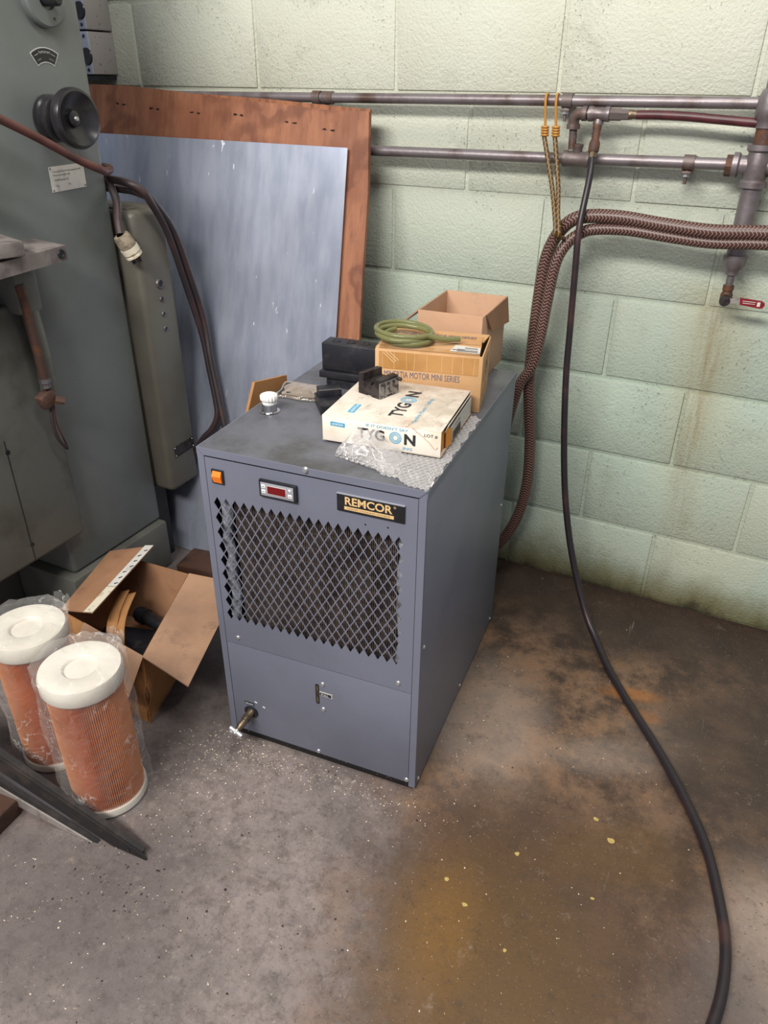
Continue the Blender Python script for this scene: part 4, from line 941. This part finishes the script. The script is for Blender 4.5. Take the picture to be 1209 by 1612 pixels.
# cables -----------------------------------------------------------------
g = G(); g.tube([(-.58, -.885, 1.31), (-.565, -.94, 1.308), (-.50, -.975, 1.298), (-.425, -.955, 1.270), (-.398, -.90, 1.238), (-.40, -.807, 1.200), (-.40, -.73, 1.165), (-.40, -.646, 1.123), (-.40, -.585, 1.098), (-.418, -.555, 1.091), (-.462, -.500, 1.086), (-.505, -.458, 1.086), (-.56, -.455, 1.09)], .0085, 14)
tag(g.done('red_cable', 'redcable'), 'red-brown rubber cable crossing the machine below the handwheel', 'cable')
for pts, r, lab in (([(-.56, -.450, 1.062), (-.50, -.452, 1.060), (-.455, -.455, 1.056), (-.430, -.440, 1.040), (-.425, -.425, 1.018), (-.432, -.370, .939), (-.440, -.316, .798), (-.432, -.284, .659), (-.415, -.290, .569), (-.390, -.306, .478), (-.384, -.316, .435), (-.401, -.326, .396), (-.429, -.335, .364), (-.46, -.345, .31), (-.49, -.36, .22)], .0088, 'dark cable looping down and back under the grey cabinet'),
                    ([(-.56, -.432, 1.038), (-.50, -.434, 1.038), (-.455, -.432, 1.034), (-.428, -.41, 1.012), (-.428, -.350, .935), (-.432, -.300, .802), (-.425, -.277, .691), (-.405, -.292, .595), (-.380, -.308, .506), (-.354, -.325, .423), (-.325, -.345, .32), (-.30, -.372, .18), (-.29, -.405, .04)], .0088, 'dark cable dropping straight down behind the chiller edge')):
    g = G(); g.tube(pts, r, 12); tag(g.done('power_cable', 'cable'), lab, 'cable', 'dark cables beside the aluminium sheet')
# plug hanging beside the cabinet
pg = thing('power_plug', 'grubby white twist plug on a black cable hanging beside the cabinet', 'plug', (-.43, -.48, .88))
ax = (Vector((-.435, -.478, .884)) - Vector((-.452, -.512, .958))).normalized(); p0 = Vector((-.450, -.508, .950))
g = G(); g.tube([(-.54, -.452, 1.07), (-.505, -.460, 1.045), (-.482, -.472, 1.015), (-.465, -.494, .980), tuple(p0)], .0095, 12); g.done('cord', 'cable', pg)
g = G(); g.lathe([(.010, 0), (.018, .001), (.0205, .006), (.0205, .030), (.0185, .032), (0, .032)], p0, ax, 24); g.done('plug_sleeve', 'plugbody', pg)
g = G(); g.lathe([(.0, .032), (.0218, .032), (.0218, .046), (.0198, .048), (.0198, .051), (.0212, .052), (.0212, .056), (.0, .056)], p0, ax, 24); g.done('plug_front', 'plugwhite', pg)
e1 = ax.orthogonal().normalized(); e2 = ax.cross(e1)
for a in (0, 2.1, 4.2):
    b0 = p0 + ax * .056 + (e1 * math.cos(a) + e2 * math.sin(a)) * .0095
    G().box(b0 + ax * .008, (.003, .008, .017), ax.to_track_quat('Z', 'Y').to_matrix()).done('prong', 'tool_steel', pg)

# ================================================================== FLOOR THINGS
# cardboard box with flaps ------------------------------------------------
cbx = thing('flap_box', 'oil-stained open cardboard box with splayed flaps on the floor', 'box', (-.28, -.85, 0))
hb = .178
tFR, tBR, tBL, tFL = Vector((-.098, -.988, hb)), Vector((-.214, -.692, hb)), Vector((-.462, -.712, hb + .004)), Vector((-.385, -.950, hb))
bFR, bBR, bBL, bFL = Vector((-.092, -1.008, 0)), Vector((-.19, -.715, 0)), Vector((-.435, -.735, 0)), Vector((-.375, -.985, 0))
def wallp(name, a, b, cc, d, mat, bulge=.0, th=.003, wr=.0):
    n_ = (b - a).cross(d - a).normalized(); ctrd = (tFR + tBL) / 2
    if (a - ctrd).dot(n_) < 0: n_ = -n_
    nu, nv = 14, 10
    def f(u, v, o=0):
        p = a.lerp(b, u).lerp(d.lerp(cc, u), v)
        return p + n_ * (bulge * math.sin(PI * u) * (math.sin(PI * v) ** .8 if 0 < v < 1 else 0) + wr * noise.noise(p * 26) * (1 if .02 < v < .98 else 0) + o)
    g = G(); g.grid(lambda u, v: f(u, v), nu, nv); g.grid(lambda u, v: f(u, v, -th), nu, nv)
    return g.done(name, mat, cbx, smooth=50)
wallp('side_wall', bFR, bBR, tBR, tFR, 'card_old', .030, wr=.010)
wallp('back_wall', bBR, bBL, tBL, tBR, 'card_dark', .004)
wallp('side_wall', bBL, bFL, tFL, tBL, 'card_dark', .006)
wallp('front_wall', bFL, bFR, tFR, tFL, 'card_old', .024, wr=.010)
G().prism([bFR + Vector((0, 0, .001)), bBR + Vector((0, 0, .001)), bBL + Vector((0, 0, .001)), bFL + Vector((0, 0, .001))], (0, 0, .003)).done('bottom', 'card_dark', cbx)
lf = G().prism([tFL, tBL, tBL + Vector((.118, .042, .028)), tFL + Vector((.108, .002, .028))], (0, 0, .003)).done('left_flap', 'card_dark', cbx)
la, lb2 = tFL + Vector((.108, .002, .0315)), tBL + Vector((.118, .042, .0315))
dv_ = (lb2 - la); sv = Vector((-.026, -.004, -.0055))
st1 = G().prism([la + dv_ * .36, la + dv_, la + dv_ + sv, la + dv_ * .36 + sv], (0, 0, .0006)).done('label_strip', 'label', lf)
G().prism([la, la + dv_ * .35, la + dv_ * .35 + sv, la + sv], (0, 0, .0006)).done('yellowed_tape', 'plugwhite', lf)
for k in range(7):
    q0 = la + dv_ * (.40 + .085 * k) + sv * (.3 + .1 * (k % 3)) + Vector((0, 0, .0012)); G().box(q0, (.010, .0035, .0004), RZ(.9 + .2 * (k % 2)).to_3x3()).done('strip_print', 'ink', st1)
G().prism([tFR, tBR, tBR + Vector((.128, .036, -.012)), tBR + Vector((.158, -.055, -.018)), tFR + Vector((.130, -.010, -.022))], (0, 0, .003)).done('right_flap', 'card_in', cbx)
fe = tFL.lerp(tFR, .30)
G().prism([tFR, fe, fe + Vector((.004, -.088, -.075)), tFR + Vector((-.005, -.060, -.080))], (0, .002, .003)).done('front_flap', 'card_in', cbx)
# scrap in the box
sc = thing('bent_strap', 'bent brown strap loop lying in the floor box', 'strap', (-.27, -.9, .01))
for k, dx_ in enumerate((0, .022)):
    pts = [(-.335 + dx_, -.80, .155), (-.305 + dx_, -.86, .150), (-.275 + dx_, -.905, .145), (-.262 + dx_, -.925, .12), (-.262 + dx_, -.93, .07), (-.265 + dx_, -.93, .02)]
    P_ = catmull(pts, 6); g = G()
    g.grid(lambda u, v: P_[min(len(P_) - 1, round(u * (len(P_) - 1)))] + Vector((.012, .006, .004)) * (v - .5) * 2, len(P_) - 1, 2)
    o = g.done('strap_band', 'card_old', sc); mo = o.modifiers.new('thick', 'SOLIDIFY'); mo.thickness = .003
br = thing('black_pipe_offcut', 'short black pipe offcut lying in the floor box', 'pipe', (-.25, -.78, .04))
g = G(); g.lathe([(.014, 0), (.018, 0), (.018, .16), (.014, .16), (.014, 0)], (-.34, -.765, .06), (.98, -.1, -.05), 18); g.done('barrel', 'black', br)
G().lathe([(.018, 0), (.022, 0), (.022, .02), (.018, .02)], (-.33, -.766, .0595), (.98, -.1, -.05), 18).done('collar', 'blackmetal', br)
ro = tag(G().tube([(-.30, -.93, .05), (-.25, -.91, .055), (-.19, -.86, .045)], .006, 10).done('steel_rod', 'steel_mid'), 'thin steel rod inside the floor box', 'rod')
mtl = tag(G().box((-.30, -.86, .022), (.17, .14, .034), RZ(.3).to_3x3(), bev=.003).done('dark_scrap', 'blackmetal'), 'flat dark scrap plate at the bottom of the floor box', 'scrap')

# filters ------------------------------------------------------------------
def filt(x, y, label, hgt=.335, seed=1):
    t = thing('filter_cartridge', label, 'filter', mat=T((x, y, 0)) @ RZ(seed * 1.3), group='bagged filter cartridges')
    g = G(); n = 108; rr = (.0692, .0615); rows = []
    for z in (.018, hgt - .030):
        rows.append([g.bm.verts.new((math.cos(PI * k / n) * rr[k % 2], math.sin(PI * k / n) * rr[k % 2], z)) for k in range(2 * n)])
    for k in range(2 * n): g.bm.faces.new([rows[0][k], rows[0][(k + 1) % (2 * n)], rows[1][(k + 1) % (2 * n)], rows[1][k]])
    g.done('pleated_paper', 'pleat', t, smooth=0)
    G().lathe([(0, .002), (.070, .002), (.0735, .006), (.0735, .016), (.072, .021), (.060, .021)], (0, 0, 0), (0, 0, 1), 48).done('bottom_cap', 'capwhite', t)
    tc_ = G().lathe([(.060, hgt - .034), (.0735, hgt - .034), (.0755, hgt - .030), (.0755, hgt - .008), (.0725, hgt - .001), (.066, hgt), (.034, hgt), (.031, hgt - .002), (.029, hgt - .007), (0, hgt - .006)], (0, 0, 0), (0, 0, 1), 56).done('top_cap', 'capwhite', t)
    def bag(u, v):
        a = u * 2 * PI; z = .003 + (hgt + .010) * v
        r = .0830 + .0075 * noise.noise(Vector((math.cos(a) * 2.2, math.sin(a) * 2.2, z * 11 + seed * 7))) + .004 * noise.noise(Vector((math.cos(a) * 7, math.sin(a) * 7, z * 22 + seed)))
        r += .006 * max(0, math.cos(a - 3.4)) * (1 - v)
        return Vector((math.cos(a) * r, math.sin(a) * r, z))
    film_ = G().grid(bag, 72, 36)
    def top(u, v):
        a = u * 2 * PI; e = bag(u, 1.0); p = Vector((e.x * (1 - v), e.y * (1 - v), 0))
        w_ = .010 * noise.noise(Vector((p.x * 28, p.y * 28, seed * 3))) + .006 * noise.noise(Vector((p.x * 60, p.y * 60, seed)))
        return Vector((p.x, p.y, e.z + (abs(w_) + .004 * math.sin(PI * v)) * (v > 0)))
    film_.grid(top, 72, 18)
    bmesh.ops.remove_doubles(film_.bm, verts=film_.bm.verts[:], dist=1e-5)
    film_.done('plastic_bag', 'bag', t, smooth=30)
    def ear(u, v):
        a = 1.6 - seed * 1.3 - .3 + u * .5; r = .080 + .016 * v
        return Vector((math.cos(a) * r, math.sin(a) * r, hgt - .035 + .055 * v + .006 * math.sin(u * 12) + .008 * noise.noise(Vector((u * 5, v * 5, seed)))))
    G().grid(ear, 14, 8).done('bag_tail', 'bag', t, smooth=30)
    return t
filt(-.0370, -1.186, 'orange pleated filter with white caps in a clear bag, nearer the camera', seed=1)
filt(-.218, -1.150, 'bagged orange pleated filter standing behind the nearer one', seed=2)

# steel ramp frame in the left corner -----------------------------------------
fr_ = thing('steel_angle_frame', 'dirty black steel angle frame tilted on the floor, lower left', 'steel frame', (-.2, -1.29, 0))
def bar(name, pts, vec, mat): return G().prism(pts, vec).done(name, mat, fr_)
bar('upper_bar', [(.138, -1.272, .001), (.128, -1.272, .012), (-.22, -1.296, .142), (-.42, -1.31, .217), (-.42, -1.312, .175), (-.22, -1.298, .100), (.06, -1.278, .002)], (.0, -.004, 0), 'steel_dark')
bar('top_flange', [(.128, -1.272, .012), (-.22, -1.296, .142), (-.42, -1.31, .217), (-.42, -1.298, .219), (-.22, -1.284, .144), (.128, -1.262, .013)], (0, 0, .003), 'steel_dark')
bar('web_plate', [(.07, -1.277, .004), (-.22, -1.299, .102), (-.42, -1.312, .177), (-.42, -1.312, .148), (-.22, -1.299, .080), (.02, -1.281, .004)], (.0, -.002, 0), 'steel_mid')
bar('lower_bar', [(.03, -1.283, .002), (-.22, -1.302, .081), (-.42, -1.318, .148), (-.42, -1.320, .138), (-.22, -1.304, .072), (-.0, -1.286, .001)], (.0, -.008, 0), 'steel_dark')
bar('pale_edge', [(.02, -1.292, .0015), (-.22, -1.312, .066), (-.42, -1.328, .126), (-.42, -1.330, .094), (-.22, -1.314, .036), (-.05, -1.296, .0012)], (.0, -.003, 0), 'steel_pale')
G().lathe([(0, .001), (.004, .001), (.004, 0), (0, 0)], (.098, -1.2790, .010), (.07, -1, 0), 12).done('bolt_hole', 'black', fr_)
tag(G().box((-.300, -1.372, .020), (.30, .11, .040), RZ(.07).to_3x3(), bev=.004).done('wood_block', 'wood_dark'), 'dark wooden block under the steel angle frame', 'wood block')

# small things on the floor ------------------------------------------------------
fb = thing('broken_connector', 'small grey plastic connector in the shadow left of the chiller', 'connector', (.0, -.80, 0))
G().box((.000, -.800, .0098), (.018, .026, .018), RZ(-.5).to_3x3(), bev=.003).done('body', 'foam', fb)
G().box((.014, -.780, .008), (.014, .020, .014), RZ(-.5).to_3x3(), bev=.003).done('plug_end', 'foam', fb)
tag(G().box((-.33, -.46, .020), (.20, .10, .04), RZ(.15).to_3x3(), bev=.003).done('dark_plank', 'wood_dark'), 'dark plank on the floor at the foot of the aluminium sheet', 'plank')

def chips(name, n, regions, smin, smax, mat, label, cat, seed):
    random.seed(seed); vs = []; fs = []
    for _ in range(n):
        (cx, cy, sx, sy, a) = random.choices([r[:5] for r in regions], [r[5] for r in regions])[0]
        u, v = random.gauss(0, sx), random.gauss(0, sy); x = cx + u * math.cos(a) - v * math.sin(a); y = cy + u * math.sin(a) + v * math.cos(a)
        if y > -.03 or (x < -.03 and y > -1.06): continue
        q = MC.inverted() @ Vector((x, y, 0))
        if abs(q.x) < W / 2 and 0 < q.y < D: continue
        s = smin + (smax - smin) * random.random() ** 2.5; t = random.uniform(0, PI); k = random.uniform(.4, 1); h = s * random.uniform(.25, .6); b = len(vs)
        for (dx, dy) in ((1, 0), (0, k), (-1, 0), (0, -k)):
            rx = dx * s + random.uniform(-.3, .3) * s; ry = dy * s + random.uniform(-.2, .2) * s
            vs.append((x + rx * math.cos(t) - ry * math.sin(t), y + rx * math.sin(t) + ry * math.cos(t), .0004))
        vs.append((x, y, .0004 + h)); fs += [(b, b + 1, b + 4), (b + 1, b + 2, b + 4), (b + 2, b + 3, b + 4), (b + 3, b, b + 4)]
    me = bpy.data.meshes.new(name); me.from_pydata(vs, [], fs); me.materials.append(M[mat])
    return tag(link(name, me), label, cat, None, 'stuff')
M['chip'] = plain('pale_metal_chip', c(226, 212, 190), .4, .2, c(180, 160, 130), 300)
M['chip_dark'] = plain('dark_chip', c(44, 38, 34), .6)
M['chip_yellow'] = plain('yellow_flake', c(180, 156, 92), .6)
fc = MC @ Vector((0, -.04, 0))
chips('pale_swarf', 2100, [(fc.x, fc.y, .15, .022, YAW, 5), (.12, -.99, .06, .05, 0, 3), (.1, -1.12, .1, .09, 0, 2.2), (.3, -1.25, .3, .25, 0, 4), (.05, -1.45, .18, .12, 0, 1.6), (.75, -.75, .22, .25, 0, 1.1), (.56, -.72, .03, .18, .1, 1)], .0006, .0022, 'chip', 'pale metal chips scattered over the concrete floor', 'metal chips', 11)
chips('dark_debris', 420, [(.25, -1.2, .3, .25, 0, 3), (.8, -.7, .25, .25, 0, 1), (.1, -1.3, .08, .06, 0, 1.5)], .0006, .0034, 'chip_dark', 'dark grit scattered over the concrete floor', 'grit', 12)
random.seed(21)
for (x, y, s, lab) in ((.653, -1.055, .006, 'yellow flake at the left rim of the oil stain'), (.70, -1.085, .0055, 'yellow flake on the brightest amber part of the oil stain'), (.868, -.80, .0060, 'round yellow flake left of the largest one near the hose'),
                       (.905, -.835, .0085, 'largest yellow flake, on the floor beside the black hose'), (.752, -.945, .0055, 'yellow flake at the upper middle of the oil stain'), (.90, -.97, .004, 'tiny yellow flake at the right side of the oil stain'), (.79, -1.13, .004, 'tiny yellow flake at the centre of the oil stain')):
    n_ = 9; pts = [(x + math.cos(2 * PI * k / n_) * s * random.uniform(.6, 1.1), y + math.sin(2 * PI * k / n_) * s * random.uniform(.5, .9), .0004) for k in range(n_)]
    tag(G().prism(pts, (0, 0, .0012)).done('yellow_flake', 'chip_yellow'), lab, 'flake', 'yellow flakes on the oil stain')
